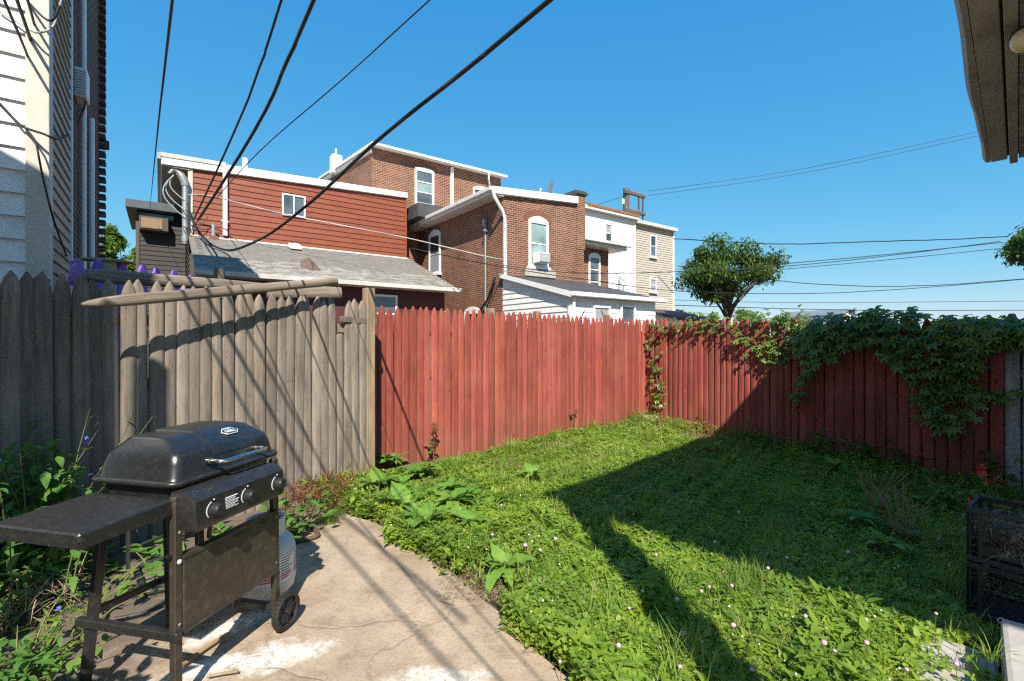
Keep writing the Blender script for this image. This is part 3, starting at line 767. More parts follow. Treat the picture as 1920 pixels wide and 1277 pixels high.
# service mast at the corner
mast = thing('service_mast', 'grey electric service mast with looping cables at the corner of the red wall', 'service mast', Vector((-10.46, 15.6, 0))+Rm @ Vector((-0.14, -0.16, 0)), RZ)
MB().tube([(0,0,4.55),(0,0,6.45)], 0.085, 10).tube([(0,0,5.6),(0,0,5.75)], 0.10, 10).tube([(0,0,4.62),(0,0,4.8)], 0.10, 10).build('conduit', M['galv'], mast, smooth=40)
MB().loops([[(x0+math.cos(a)*r*1.1, math.sin(a)*r, z+x0*sk) for a in [2*math.pi*k/12 for k in range(12)]] for x0, z, r, sk in ((0,6.40,0.10,0),(0,6.5,0.115,0),(-0.06,6.62,0.12,-0.4),(-0.16,6.72,0.12,-0.5),(-0.28,6.74,0.10,-0.4),(-0.40,6.72,0.06,0))]).build('weatherhead', M['galv'], mast, smooth=50)
for k, (dx, dz) in enumerate(((0.62, 1.05), (0.42, 0.75), (0.75, 1.3))):
    pts = [(-0.3-dx*math.sin(s*math.pi)*0.55+0.3*s, -0.05-0.03*k, 6.66-dz*s) for s in [i/12 for i in range(13)]]
    MB().tube(pts, 0.018, 6).build('cable_loop', M['pale_wire'], mast, smooth=60)
for k in range(7):
    x0 = random.uniform(-0.1, 0.1); z0 = random.uniform(4.7, 5.9)
    x1 = random.uniform(0.2, 0.75); z1 = random.uniform(4.75, 5.9)
    pts = [(x0+(x1-x0)*s, -0.06-0.05*random.random(), z0+(z1-z0)*s-0.25*math.sin(math.pi*s)) for s in [i/8 for i in range(9)]]
    MB().tube(pts, 0.013, 5).build('tangled_wire', M['wire'], mast, smooth=60)

# ---------------------------------------------------------------- three storey brick house
main = thing('brick_house', 'tall three storey brick house rising behind the red clapboard wall', 'house', (-5.99, 20.5, 0), RZ)
MW = 6.72; mt = 9.72
MB().hexa([(0,0,0),(MW,0,0),(MW,8,0),(0,8,0),(0,0,mt),(MW,0,mt),(MW,8,mt+0.75),(0,8,mt+0.75)]).build('wall', M['brick'], main)
MB().hexa([(-0.12,-0.30,mt-0.03),(MW+0.1,-0.30,mt-0.03),(MW+0.1,8.1,mt+0.76),(-0.12,8.1,mt+0.76),(-0.12,-0.30,mt+0.10),(MW+0.1,-0.30,mt+0.10),(MW+0.1,8.1,mt+0.90),(-0.12,8.1,mt+0.90)]).build('roof', M['white_trim'], main, bevel=0.01)
MB().box(-0.14, MW+0.16, -0.42, -0.305, mt-0.06, mt+0.07).build('gutter', M['eave_metal'], main, bevel=0.015)
MB().hexa([(-0.09,-0.1,mt-0.30),(-0.015,-0.1,mt-0.30),(-0.015,8,mt+0.45),(-0.09,8,mt+0.45),(-0.09,-0.1,mt-0.06),(-0.015,-0.1,mt-0.06),(-0.015,8,mt+0.70),(-0.09,8,mt+0.70)]).build('rake_board', M['fascia'], main)
MB().box(3.78, 3.92, -0.13, -0.01, 7.0, mt-0.08).build('downspout', M['white_trim'], main, bevel=0.01)
window(main, 1.97, -0.005, 7.62, 0.96, 1.62, pane=('glass','glass_green','glass'), arch=0.10, fr=0.10, rails=2, sill=False)
fp = MB().box(1.97, 2.93, -0.065, -0.004, 7.22, 7.61).build('lower_panel', M['white_trim'], main, bevel=0.008)
for sx in (2.27, 2.62):
    MB().tube([(sx+math.cos(a)*0.10, -0.075, 7.42+math.sin(a)*0.10) for a in [2*math.pi*k/14 for k in range(15)]], 0.022, 5).tube([(sx-0.05, -0.075, 7.38), (sx+0.06, -0.075, 7.46)], 0.02, 5).build('scroll_ornament', M['stone'], fp)
brick_arch(main, 2.45, -0.002, 9.24, 1.0, 0.12)
window(main, 5.05, -0.005, 7.6, 0.9, 1.35, pane=('glass_dark','glass_dark'), arch=0.12, fr=0.09, sill=False)
MB().box(1.25, 3.4, -1.9, -0.02, 6.55, 7.14).build('porch_roof', M['black_roof'], main, bevel=0.02)
MB().tube([(5.75,-0.38,mt),(5.72,-0.40,mt-0.35),(5.95,-0.15,mt-0.62),(6.2,-0.05,mt-0.7)], 0.05, 8).build('downspout', M['eave_metal'], main, smooth=50)
MB().box(-0.22, 0.28, 5.0, 5.5, mt+0.3, mt+1.25).build('chimney', M['white_paint'], main, bevel=0.02)
MB().tube([(0.03,5.25,mt+1.25),(0.03,5.25,mt+1.6)], 0.08, 8).build('flue', M['galv'], main)
MB().box(1.05, 1.5, -0.35, -0.03, 5.9, 6.9).build('flashing', M['stone'], main, bevel=0.05)

# ---------------------------------------------------------------- brick wing with white lean-to
wing = thing('brick_house', 'two storey brick house with arched windows and a white lean-to', 'house', (-0.33, 16.5, 0), RZ)
WW = 3.9; WD = 6.6; wl_, wr_ = 6.50, 6.78
MB().hexa([(0,0,0),(WW,0,0),(WW,WD,0),(0,WD,0),(0,0,wl_),(WW,0,wr_),(WW,WD,wr_),(0,WD,wl_)]).build('wall', M['brick'], wing)
MB().hexa([(-0.50,-0.14,wl_-0.10),(WW-0.42,-0.14,wr_-0.06),(WW-0.42,WD-0.02,wr_-0.06),(-0.50,WD-0.02,wl_-0.10),(-0.50,-0.14,wl_+0.14),(WW-0.42,-0.14,wr_+0.20),(WW-0.42,WD-0.02,wr_+0.20),(-0.50,WD-0.02,wl_+0.14)]).build('roof', M['white_trim'], wing, bevel=0.01)
MB().box(-0.61, -0.505, -0.16, WD-0.3, wl_-0.03, wl_+0.12).build('gutter', M['eave_metal'], wing, bevel=0.02)
MB().box(-0.50, -0.01, -0.10, WD-0.05, wl_-0.125, wl_-0.105).build('soffit', M['eave_metal'], wing)
MB().tube([(-0.52,-0.20,wl_+0.02),(-0.50,-0.22,wl_-0.22),(-0.10,-0.13,wl_-0.62),(0.02,-0.11,wl_-0.85),(0.03,-0.11,4.5),(0.03,-0.11,3.62),(0.12,-0.2,3.52)], 0.06, 10).build('downspout', M['white_trim'], wing, smooth=50)
f = window(wing, 1.12, -0.005, 4.12, 0.92, 1.66, pane=('glass_green','glass_green'), arch=0.17, fr=0.10, sill=True)
brick_arch(wing, 1.58, -0.002, 5.78, 0.96, 0.18)
MB().box(0.92, 2.34, -0.16, -0.005, 3.72, 4.02).build('stone_sill', M['stone'], wing, bevel=0.03)
a = MB().box(1.28, 1.82, -0.42, -0.068, 4.22, 4.58).build('air_conditioner', M['white_paint'], wing, bevel=0.015)
MB().box(1.31, 1.79, -0.436, -0.421, 4.25, 4.54).build('grille', M['galv'], a)
for k in range(9): MB().box(1.32, 1.78, -0.442, -0.437, 4.27+k*0.028, 4.28+k*0.028).build('slat', M['white_paint'], a)
# left wall windows
window(wing, -0.005, 5.50, 4.28, 1.05, 1.72, rz=-math.pi/2, pane=('blind','glass_dark'), arch=0.18, fr=0.10)
window(wing, -0.005, 2.48, 1.2, 1.1, 1.36, rz=-math.pi/2, pane=('glass_dark','glass_dark'), arch=0.16, fr=0.12)
brick_arch(wing, -0.002, 1.93, 2.57, 1.14, 0.17, rz=-math.pi/2, th=0.24)
window(wing, -0.005, 4.7, 1.2, 1.0, 1.32, rz=-math.pi/2, pane=('glass_dark','glass_dark'), arch=0.16, fr=0.12)
MB().tube([(-0.06,0.98,0.5),(-0.06,0.98,5.62)], 0.035, 8).box(-0.14,-0.03,0.92,1.04,5.55,5.80).box(-0.20,-0.03,0.86,0.92,5.35,5.42).build('conduit', M['galv'], wing)
pts = [(-0.10,0.3,3.65),(-0.14,0.45,3.3),(-0.12,0.75,2.9),(-0.10,1.2,2.6),(-0.08,1.25,1.9)]
MB().tube(pts, 0.04, 6).build('cable', M['wire'], wing, smooth=60)
# chimney at the right end, dish
ch = MB().box(WW-0.42, WW+0.06, -0.02, 0.75, 5.0, 7.12).build('chimney', M['brick'], wing)
MB().box(WW-0.52, WW+0.14, -0.10, 0.85, 7.121, 7.22).box(WW-0.46, WW+0.10, -0.05, 0.8, 7.22, 7.28).build('chimney_cap', M['black_roof'], ch, bevel=0.01)
dish = thing('satellite_dish', 'grey satellite dish on the roof of the brick house', 'satellite dish', Vector((-0.33,16.5,0))+Rm @ Vector((2.85, 0.7, wr_+0.17)), RZ)
MB().tube([(0,0,0),(0,0,0.35)], 0.03, 8).tube([(0,-0.02,0.14),(-0.75,-0.25,0.05),(-0.78,-0.26,0.16)], 0.025, 6).build('mount', M['galv'], dish)
dm = MB().lathe([(0.30,0.09),(0.22,0.035),(0.10,0.008),(0.01,0.0),(0.01,-0.015),(0.10,-0.008),(0.23,0.02),(0.31,0.08)], 18).build('reflector', M['galv'], dish, smooth=50)
dm.location = (0,0,0.45); dm.rotation_euler = (R(76), 0, R(-112))
MB().lathe([(0.03,0),(0.045,0.03),(0.045,0.08),(0.02,0.1)], 10).build('receiver', M['white_paint'], dish).location = (-0.78,-0.26,0.14)
# gable of a roof further back
gb = thing('rooftop_dormer', 'pale metal rooftop hatch behind the brick house parapet', 'roof hatch', Vector((-0.33,16.5,0))+Rm @ Vector((2.0, 6.8, 7.0)), RZ)
MB().prism_y([(-1.3,0),(2.0,0),(2.0,0.35),(0.35,0.62),(-1.3,0.2)], 0, 1.5).build('shell', M['galv'], gb)
MB().prism_y([(-1.4,0.2),(0.3,0.63),(2.1,0.36),(2.1,0.46),(0.3,0.75),(-1.4,0.31)], -0.1, 1.6).build('roof_edge', M['white_trim'], gb)
MB().box(0.1,0.7,0.3,0.9,0.6,0.95).build('cap', M['white_paint'], gb, bevel=0.02)
# white lean-to
SD = 3.35; st_, sb_ = 3.68, 2.84
MB().hexa([(0.03,-SD,0),(WW,-SD,0),(WW,-0.01,0),(0.03,-0.01,0),(0.03,-SD,sb_-0.1),(WW,-SD,sb_-0.1),(WW,-0.01,st_-0.08),(0.03,-0.01,st_-0.08)]).build('lean_to_wall', M['white_paint'], wing)
clap(wing, (0.028, -0.01, 1.0), -math.pi/2, SD-0.02, st_-1.0, 0.185, M['white_siding'], top=(st_-0.1-1.0, sb_-0.1-1.0), proud=0.026)
clap(wing, (0.03, -SD-0.002, 1.0), 0, WW-0.03, sb_-0.12-1.0, 0.185, M['white_siding'], proud=0.024)
MB().box(-0.02, 0.07, -SD-0.04, -SD+0.06, 0.5, sb_-0.1).build('corner_board', M['white_trim'], wing, bevel=0.004)
MB().hexa([(-0.10,-SD-0.18,sb_-0.09),(WW+0.12,-SD-0.18,sb_-0.09),(WW+0.12,-0.006,st_-0.03),(-0.10,-0.006,st_-0.03),(-0.10,-SD-0.18,sb_-0.01),(WW+0.12,-SD-0.18,sb_-0.01),(WW+0.12,-0.006,st_+0.05),(-0.10,-0.006,st_+0.05)]).build('lean_to_roof', M['black_roof'], wing)
MB().hexa([(-0.135,-SD-0.20,sb_-0.16),(-0.102,-SD-0.20,sb_-0.16),(-0.102,-0.01,st_-0.08),(-0.135,-0.01,st_-0.08),(-0.135,-SD-0.20,sb_+0.0),(-0.102,-SD-0.20,sb_+0.0),(-0.102,-0.01,st_+0.06),(-0.135,-0.01,st_+0.06)]).build('rake_board', M['white_trim'], wing)
MB().box(-0.14, WW+0.26, -SD-0.30, -SD-0.185, sb_-0.13, sb_+0.0).build('gutter', M['white_trim'], wing, bevel=0.02)
MB().box(0.02, 0.11, -SD-0.14, -SD-0.04, 0.5, sb_-0.13).build('downspout', M['white_trim'], wing, bevel=0.01)
window(wing, 0.90, -SD-0.03, 1.55, 0.75, 0.95, pane=('glass','blind'), sill=True)
window(wing, 2.12, -SD-0.03, 1.45, 0.70, 1.12, pane=('glass_green','glass'), sill=True)
for b in (0.55, 1.25):
    MB().bar((b, -SD-0.06, 2.35), (b+(0.55 if b > 1 else -0.5)*0.9, -SD-0.06, 1.6), 0.02, 0.015).build('guy_wire', M['wire'], wing)
# recessed second wing
MB().hexa([(WW-0.05,1.0,0),(6.4,1.0,0),(6.4,7,0),(WW-0.05,7,0),(WW-0.05,1.0,5.42),(6.4,1.0,5.42),(6.4,7,5.42),(WW-0.05,7,5.42)]).build('rear_wall', M['brick'], wing)
MB().hexa([(WW-0.02,0.42,5.36),(6.95,0.42,5.36),(6.95,7,5.44),(WW-0.02,7,5.44),(WW-0.02,0.42,5.60),(6.95,0.42,5.60),(6.95,7,5.70),(WW-0.02,7,5.70)]).build('rear_roof', M['eave_metal'], wing, bevel=0.015)
MB().box(WW+0.02, 7.1, 0.28, 0.415, 5.50, 5.63).build('gutter', M['eave_metal'], wing, bevel=0.02)
window(wing, 5.14, 0.995, 3.35, 0.70, 1.72, pane=('glass','glass','glass'), arch=0.13, fr=0.09, rails=2)

# ---------------------------------------------------------------- white and beige row houses
def row_house(name, label, x0, x1, top, mat, pitch, wins, rusty=False):
    t = thing(name, label, 'house', Vector((-5.99, 20.5, 0))+Rm @ Vector((x0, 0, 0)), RZ)
    w = x1-x0
    MB().box(0, w, 0.02, 6, 0, top).build('wall', mat, t)
    clap(t, (0, 0.018, 2.2), 0, w, top-2.2, pitch, mat, proud=0.03)
    MB().hexa([(-0.05,-0.32,top-0.10),(w+0.05,-0.32,top-0.10),(w+0.05,6,top+0.06),(-0.05,6,top+0.06),(-0.05,-0.32,top+0.10),(w+0.05,-0.32,top+0.10),(w+0.05,6,top+0.34),(-0.05,6,top+0.34)]).build('roof', M['eave_metal'], t)
    if rusty:
        MB().hexa([(0.2,-0.36,top+0.06),(w+0.02,-0.36,top+0.06),(w+0.02,-0.05,top+0.13),(0.2,-0.05,top+0.13),(0.2,-0.36,top+0.22),(w+0.02,-0.36,top+0.22),(w+0.02,-0.05,top+0.24),(0.2,-0.05,top+0.24)]).build('rusty_edge', pm('rusty_edge', (0.20,0.075,0.035), (0.28,0.14,0.08), 9, 0.9), t)
    MB().box(w-0.10, w+0.015, -0.05, 0.03, 0.5, top-0.1).build('corner_board', M['white_trim'], t)
    for (x, z, ww, hh, pn) in wins:
        window(t, x, -0.02, z, ww, hh, pane=pn, fr=0.08, proud=0.07)
    return t
row_house('white_house', 'white clapboard house with a rusty roof edge behind the brick house', 12.4, 17.17, 9.2, M['white_siding'], 0.135,
          [(1.95, 7.35, 0.62, 1.2, ('glass_dark','blind'))], True)
row_house('beige_house', 'beige clapboard house at the right end of the row', 17.2, 21.25, 9.02, M['beige_siding'], 0.15,
          [(1.42, 6.95, 0.66, 1.45, ('glass','glass_dark')), (1.40, 4.65, 0.70, 0.9, ('blind','blind'))])
wh = [o for o in bpy.data.objects if o.name.startswith('white_house')][0]
MB().tube([(3.1,-0.2,3.0),(3.1,-0.2,5.4)], 0.03, 6).bar((3.1,-0.2,5.35),(3.5,-0.25,5.1),0.04,0.04).bar((3.45,-0.2,4.2),(3.45,-0.2,4.9),0.05,0.05).build('wire_bracket', M['galv'], wh)
# dark low roof beyond the fence
lo = thing('low_shed', 'low shed with a dark sloping roof in front of the beige house', 'shed', at(1258, 638, 27)-Vector((0,0,EYE)), RZ)
MB().hexa([(-1.2,-3,0),(1.8,-3,0),(1.8,1,0),(-1.2,1,0),(-1.2,-3,2.2),(1.8,-3,2.2),(1.8,1,3.1),(-1.2,1,3.1)]).build('wall', M['white_siding'], lo)
MB().hexa([(-1.4,-3.3,2.12),(2.0,-3.3,2.12),(2.0,1.1,3.12),(-1.4,1.1,3.12),(-1.4,-3.3,2.25),(2.0,-3.3,2.25),(2.0,1.1,3.25),(-1.4,1.1,3.25)]).build('roof', M['black_roof'], lo)

# ---------------------------------------------------------------- white sided house on the left with a brick side
lh = thing('corner_house', 'tall house at left edge with wide white clapboards and a tan and brick side', 'house', (-4.25, 4.4, 0), RZ)
LH = 9.6
MB().box(-5, -0.02, 0.01, 1.45, 0, LH).build('wall', M['white_paint'], lh)
clap(lh, (-5.0, 0.008, 0.1), 0, 4.87, LH-0.2, 0.205, M['white_siding'], proud=0.03)
MB().box(-0.145, 0.012, -0.035, 0.16, 0, LH).build('corner_board', M['cream'], lh, bevel=0.005)
clap(lh, (-0.018, 0.15, 0.1), math.pi/2, 1.26, LH-0.2, 0.118, M['tan_siding'], proud=0.022)
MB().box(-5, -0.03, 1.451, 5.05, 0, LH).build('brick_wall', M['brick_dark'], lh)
MB().box(-0.03, 0.012, 1.40, 1.45, 0, LH).build('corner_board', M['white_trim'], lh)
for k in range(int(LH/0.15)):
    MB().box(-0.4, 0.06, 4.86, 5.06, k*0.15+0.02, k*0.15+0.095).build('quoin_brick', M['brick_dark'], lh)
MB().tube([(0.02,2.35,0),(0.02,2.35,LH)], 0.028, 8).build('downspout', M['white_trim'], lh)
MB().tube([(0.02,3.25,0),(0.02,3.25,4.7)], 0.035, 8).build('pipe', M['white_trim'], lh)
a = MB().box(-0.03, 0.10, 1.85, 2.12, 4.46, 4.82).build('air_conditioner', M['white_paint'], lh, bevel=0.015)
for k in range(9): MB().box(-0.01, 0.09, 1.838, 1.849, 4.49+k*0.034, 4.504+k*0.034).build('slat', M['galv'], a)
MB().bar((0.0,2.0,4.15),(0.08,1.95,4.45),0.02,0.02).build('bracket', M['arch_brick'], lh)
for (y, z0, z1) in ():
    window(lh, -0.028, y, z0, 0.8, z1-z0, rz=math.pi/2, pane=('glass_dark','blind'), fr=0.07)
MB().box(-0.03, 0.10, 5.0, 5.12, 4.85, 4.98).build('wall_bracket', M['black_roof'], lh)
# insulator plate hanging on the white siding
ins = at(18, 262, 4.33)
iw = thing('cable_anchor', 'brass cable anchor plate hanging on the white clapboards', 'cable anchor', ins, RZ)
MB().box(-0.028, 0.028, -0.05, -0.035, -0.10, 0.10).build('plate', pm('brass', (0.35,0.25,0.14), (0.25,0.18,0.1), 20, 0.5, metal=0.3), iw, bevel=0.006)
MB().tube([(-0.05,-0.05,0.12),(0.05,-0.05,0.13)], 0.02, 8).build('spool', M['galv'], iw)

# ---------------------------------------------------------------- own house behind the camera: eave in view, body casting the shadow
ED = Vector((0.728, 0.686)); EN = Vector((0.66, -0.751))
h = 1.9; ez = EYE+h
E1 = Vector((2.67*h, 2.70*h))+EN*0.03; E0 = Vector((2.20, 2.36))
oh = thing('own_house_eave', 'weathered brown eave with dented gutter and slatted soffit at upper right', 'eave', (0, 0, 0), 0)
def ep(s, n, z): 
    p = E0+(E1-E0)*s+EN*n; return (p.x, p.y, ez+z)
pts = []; 
prof = [(0.0,0.0),(0.0,0.09),(-0.055,0.12),(-0.072,0.12),(-0.066,0.05),(-0.04,0.0)]
ls = []
for i in range(33):
    s = i/32.0; dent = 0.012*math.sin(s*9)+0.010*math.exp(-((s-0.62)/0.09)**2)
    ls.append([ep(s, n+(dent if n < -0.03 else 0), z) for n, z in prof])
MB().loops(ls).build('gutter', M['fascia'], oh, smooth=50)
MB().hexa([ep(0,0.004,-0.006),ep(1,0.004,-0.006),ep(1,0.125,-0.006),ep(0,0.125,-0.006),ep(0,0.004,0.10),ep(1,0.004,0.10),ep(1,0.125,0.10),ep(0,0.125,0.10)]).build('fascia_board', M['fascia'], oh, bevel=0.004)
MB().hexa([ep(0,0.140,-0.03),ep(1.03,0.140,-0.03),ep(1.03,0.200,-0.03),ep(0,0.200,-0.03),ep(0,0.140,0.08),ep(1.03,0.140,0.08),ep(1.03,0.200,0.08),ep(0,0.200,0.08)]).build('trim_board', M['fascia'], oh, bevel=0.004)
nsl = 22
MB().hexa([ep(0,0.10,0.03),ep(1,0.10,0.03),ep(1,0.3,0.03),ep(0,0.3,0.03),ep(0,0.10,0.09),ep(1,0.10,0.09),ep(1,0.3,0.09),ep(0,0.3,0.09)]).build('gap_backing_board', M['black_roof'], oh)
for i in range(nsl):
    s0 = i/nsl*1.03+0.003; s1 = (i+1)/nsl*1.03-0.003; dz = 0.022*(i % 2)*0
    MB().hexa([ep(s0,0.206,0.01),ep(s1,0.206,0.01),ep(s1,2.4,0.01),ep(s0,2.4,0.01),ep(s0,0.206,0.03),ep(s1,0.206,0.03),ep(s1,2.4,0.03),ep(s0,2.4,0.03)]).build('soffit_slat', M['soffit'], oh)
MB().hexa([ep(0,0.1,0.105),ep(1.02,0.1,0.105),ep(1.02,2.5,0.105),ep(0,2.5,0.105),ep(0,0.05,0.14),ep(1.03,0.05,0.14),ep(1.03,2.5,0.4),ep(0,2.5,0.4)]).build('roof_deck', M['black_roof'], oh)
lp = thing('flood_light', 'frosted flood lamp bulb hanging under the brown soffit', 'lamp', at(1922, 78, 2.72), 0)
bl = MB().lathe([(0.018,0.0),(0.042,0.008),(0.062,0.04),(0.066,0.075),(0.05,0.12),(0.032,0.16),(0.028,0.19)], 16).build('bulb', M['bulb'], lp, smooth=60)
MB().lathe([(0.07,0.11),(0.072,0.14),(0.055,0.21),(0.04,0.29)], 16).build('socket', M['black_plastic'], lp, smooth=50)
for o in lp.children: o.rotation_euler = (R(-35), R(50), 0)
# house body: two storeys, off to the back right
C0 = Vector((1.06, -0.64)); HD = Vector((0.68, 0.733)); HN = Vector((0.70, -0.714))
hb = thing('own_house', 'two storey house behind the camera that throws the shadow over the lawn', 'house', (0,0,0), 0)
def hp(a, n): p = C0+HD*a+HN*n; return (p.x, p.y)
def hbox(a0, a1, n0, n1, z0, z1):
    q = [hp(a0,n0), hp(a1,n0), hp(a1,n1), hp(a0,n1)]
    return MB().hexa([(*p, z0) for p in q[::1]]+[(*p, z1) for p in q])
hbox(0, 9, 0, 5, 4.9, 5.08).build('roof', M['white_trim'], hb)
hbox(2.3, 9, 0.6, 5, 0, 4.9).build('wall', M['white_siding'], hb)
hbox(0.06, 0.26, 0.10, 0.30, 0, 4.9).build('porch_column', M['white_trim'], hb)
# neighbour's house behind left, its corner shades the left end of the grey fence
nh = thing('neighbour_house', 'house behind the camera at left that shades the fence end', 'house', (-2.32, 0.42, 0), 0)
MB().hexa([(-4,-3,0),(0,-2.2,0),(0,0,0),(-4,0.2,0),(-4,-3,6.6),(0,-2.2,6.6),(0,0,6.6),(-4,0.2,6.6)]).build('wall', M['tan_siding'], nh)
MB().hexa([(-4.1,-3.1,6.6),(0.05,-2.3,6.6),(0.05,0.05,6.6),(-4.1,0.3,6.6),(-4.1,-3.1,6.75),(0.05,-2.3,6.75),(0.05,0.05,6.75),(-4.1,0.3,6.75)]).build('roof', M['black_roof'], nh)
MB().box(0.10, 0.24, -0.2, -0.06, 0, 4.45).build('shadow_post', M['cream'], nh)  # unseen post added to throw the upright shadow on the grey fence

# ---------------------------------------------------------------- utility pole and wires
up = thing('utility_pole', 'wooden utility pole with two crossarms rising behind the white house', 'utility pole', (at(1174, 638, 37).x, 37, 0), RZ)
zt = at(1174, 353, 37).z
MB().tube([(0,0,0),(0,0,zt)], [0.28,0.24], 10).build('pole', M['pole_wood'], up, smooth=50)
for z in (zt-0.35, zt-1.75):
    b = MB().bar((-0.35,-0.22,z),(1.95,-0.22,z),0.2,0.24).build('crossarm', M['pole_wood'], up, bevel=0.01)
    for x in (-0.2, 0.6, 1.15, 1.8): MB().lathe([(0.05,0),(0.07,0.06),(0.04,0.12),(0.06,0.17),(0.02,0.2)], 8, (x,-0.22,z+0.08)).build('insulator', M['galv'], b)
for x in (1.25, 1.75): MB().bar((x,-0.2,zt-0.4),(x,-0.2,zt-2.2),0.11,0.11).build('strut', M['pole_wood'], up)
MB().lathe([(0.09,0),(0.09,0.35),(0.05,0.4)], 10, (-0.45,-0.1,zt-1.3)).build('fuse', M['white_paint'], up)

def wire(label, pts, r, mat='wire', extend=0, sub=6, wob=0.0, taper=None):
    P = [at(*p) if not isinstance(p, Vector) else p for p in pts]
    if extend:
        d = (P[0]-P[1]).normalized(); P = [P[0]+d*extend]+P
    # smooth through the points
    out = []
    for i in range(len(P)-1):
        p0 = P[max(i-1,0)]; p1 = P[i]; p2 = P[i+1]; p3 = P[min(i+2,len(P)-1)]
        for k in range(sub):
            t = k/sub; t2 = t*t; t3 = t2*t
            q = 0.5*((2*p1)+(p2-p0)*t+(2*p0-5*p1+4*p2-p3)*t2+(3*p1-p0-3*p2+p3)*t3)
            out.append(q+Vector((0,0,random.uniform(-wob,wob))))
    out.append(P[-1])
    if taper:
        z0 = P[1].y; z1 = P[-1].y; r = r[0]; r = [r+(taper-r)*max(0.0, (q.y-z0)/(z1-z0)) for q in out]
    o = MB().tube(out, r, 6).build('overhead_wire', M[mat], None, smooth=60)
    return tag(o, label, 'wire', 'overhead wires')
def lv(px, py, hw): return (px, py, hw*FPX/(638-py))
def drop(pts, hw0, Zend):
    """depths along a wire seen nearly straight: inverse depth runs evenly from the near end to the far end"""
    d = [0.0]
    for p, q in zip(pts, pts[1:]): d.append(d[-1]+math.hypot(q[0]-p[0], q[1]-p[1]))
    Z0 = hw0*FPX/(638-pts[0][1])
    return [(p[0], p[1], 1.0/((1-k/d[-1])/Z0+(k/d[-1])/Zend)) for p, k in zip(pts, d)]
wire('leftmost thin wire dropping steeply beside the red house', drop([(323,0),(305,160),(293,270),(281,390)], 1.3, 16), 0.006, extend=5)
wire('second black wire from the left running to the mast', drop([(528,0),(485,130),(420,290),(363,412)], 1.2, 15.1), [0.0045], extend=5, wob=0.004, taper=0.024)
wire('third thick black wire running down to the mast beside the gutter', drop([(588,0),(540,110),(450,290),(372,412)], 1.25, 15.1), [0.0075], extend=5, taper=0.036)
wire('thin wire crossing the sky to the white gutter pipe', drop([(805,0),(640,150),(470,300),(405,372)], 1.3, 15.3), [0.003], extend=5, taper=0.013)
wire('thickest black cable sagging low over the grey shingle roof', drop([(1030,0),(880,125),(700,270),(575,385),(490,447),(430,469)], 1.3, 13.8)+[(392,455,14.6), (366,425,15.1)], [0.011], extend=4, taper=0.036)
wire('pale service cable sagging in front of the red clapboards', [(352,365,15.0), (400,368,15.2), (520,398,15.4), (640,422,15.6), (760,445,15.6), (900,478,15.4), (942,486,16.0)], 0.016, 'pale_wire')
wire('dark cable from the brick corner past the small windows', [(942,497,16.2), (1030,508,16.4), (1130,512,16.8), (1265,509,17.5), (1480,498,18), (1700,475,19), (1875,452,20)], 0.014)
wire('dark wire crossing the beige house below its small window', [(770,465,15.5), (942,500,16.1), (1100,524,17), (1270,545,18), (1500,550,19), (1700,541,20), (1925,523,21)], 0.014, wob=0.006)
wire('uppermost wire of the right hand sky', [(1262,447,30), (1400,455,30), (1500,457,30), (1620,453,30), (1760,449,30), (1890,443,30)], 0.03, wob=0.02)
wire('upper of the two straight wires rising to the tree at right', [(1270,512,26), (1470,494,26), (1650,478,26), (1880,454,26)], 0.022)
wire('lower of the two straight wires rising to the tree at right', [(1462,505,25), (1650,488,25), (1900,463,25)], 0.016)
wire('twisted wire sagging through the middle of the right hand sky', [(1270,498,24), (1470,527,24), (1620,536,24), (1760,534,24), (1925,522,24)], 0.018, wob=0.012)
wire('level wire just above the vine covered fence', [(1264,562,28), (1500,567,28), (1925,564,28)], 0.014)
wire('lowest level wire behind the vine top', [(1264,572,27), (1600,581,27), (1925,581,27)], 0.02)
wire('faint high wire left of the two going to the far pole', [(1215,358,36), (1500,317,34), (1835,246,32)], 0.014)
wire('faint high wire right of the two going to the far pole', [(1215,366,36), (1500,325,34), (1840,253,32)], 0.014)
wire('short wire from the white house roof up to the pole arms', [(1120,384,30), (1172,366,36)], 0.016)
for k, (a, b, hw, lab) in enumerate(((8, 128, 2.55, 'outer left wire of the bundle reaching the brick side wall'), (32, 131, 2.7, 'middle wire of the bundle reaching the brick side wall'), (52, 134, 2.85, 'right wire of the bundle reaching the brick side wall'))):
    wire(lab, [lv(a,0,hw), lv((a+b)/2-6,125,hw), lv(b,232,hw), lv(138,250,hw)], 0.011+0.003*(k == 1), extend=7)
wire('loose black cable hanging down the tan corner of the left house', [(50,0,4.28), (85,35,4.25), (102,34,4.25), (112,10,4.25)], 0.010)
wire('pale curled cable over the cream corner board', [(0,22,4.2), (40,45,4.25), (70,61,4.25), (98,50,4.3), (108,25,4.3), (115,0,4.3)], 0.009, 'pale_wire')
wire('cable looping from the brass anchor to the brick wall', [(-4,190,4.2), (26,222,4.25), (45,238,4.25), (80,250,4.25), (110,260,4.5), (136,250,6.0)], 0.011)
wire('thin cable hanging down the cream corner board', [(45,238,4.25), (65,262,4.25), (74,300,4.25), (80,330,4.28), (100,410,4.3), (125,480,5.2)], 0.008)

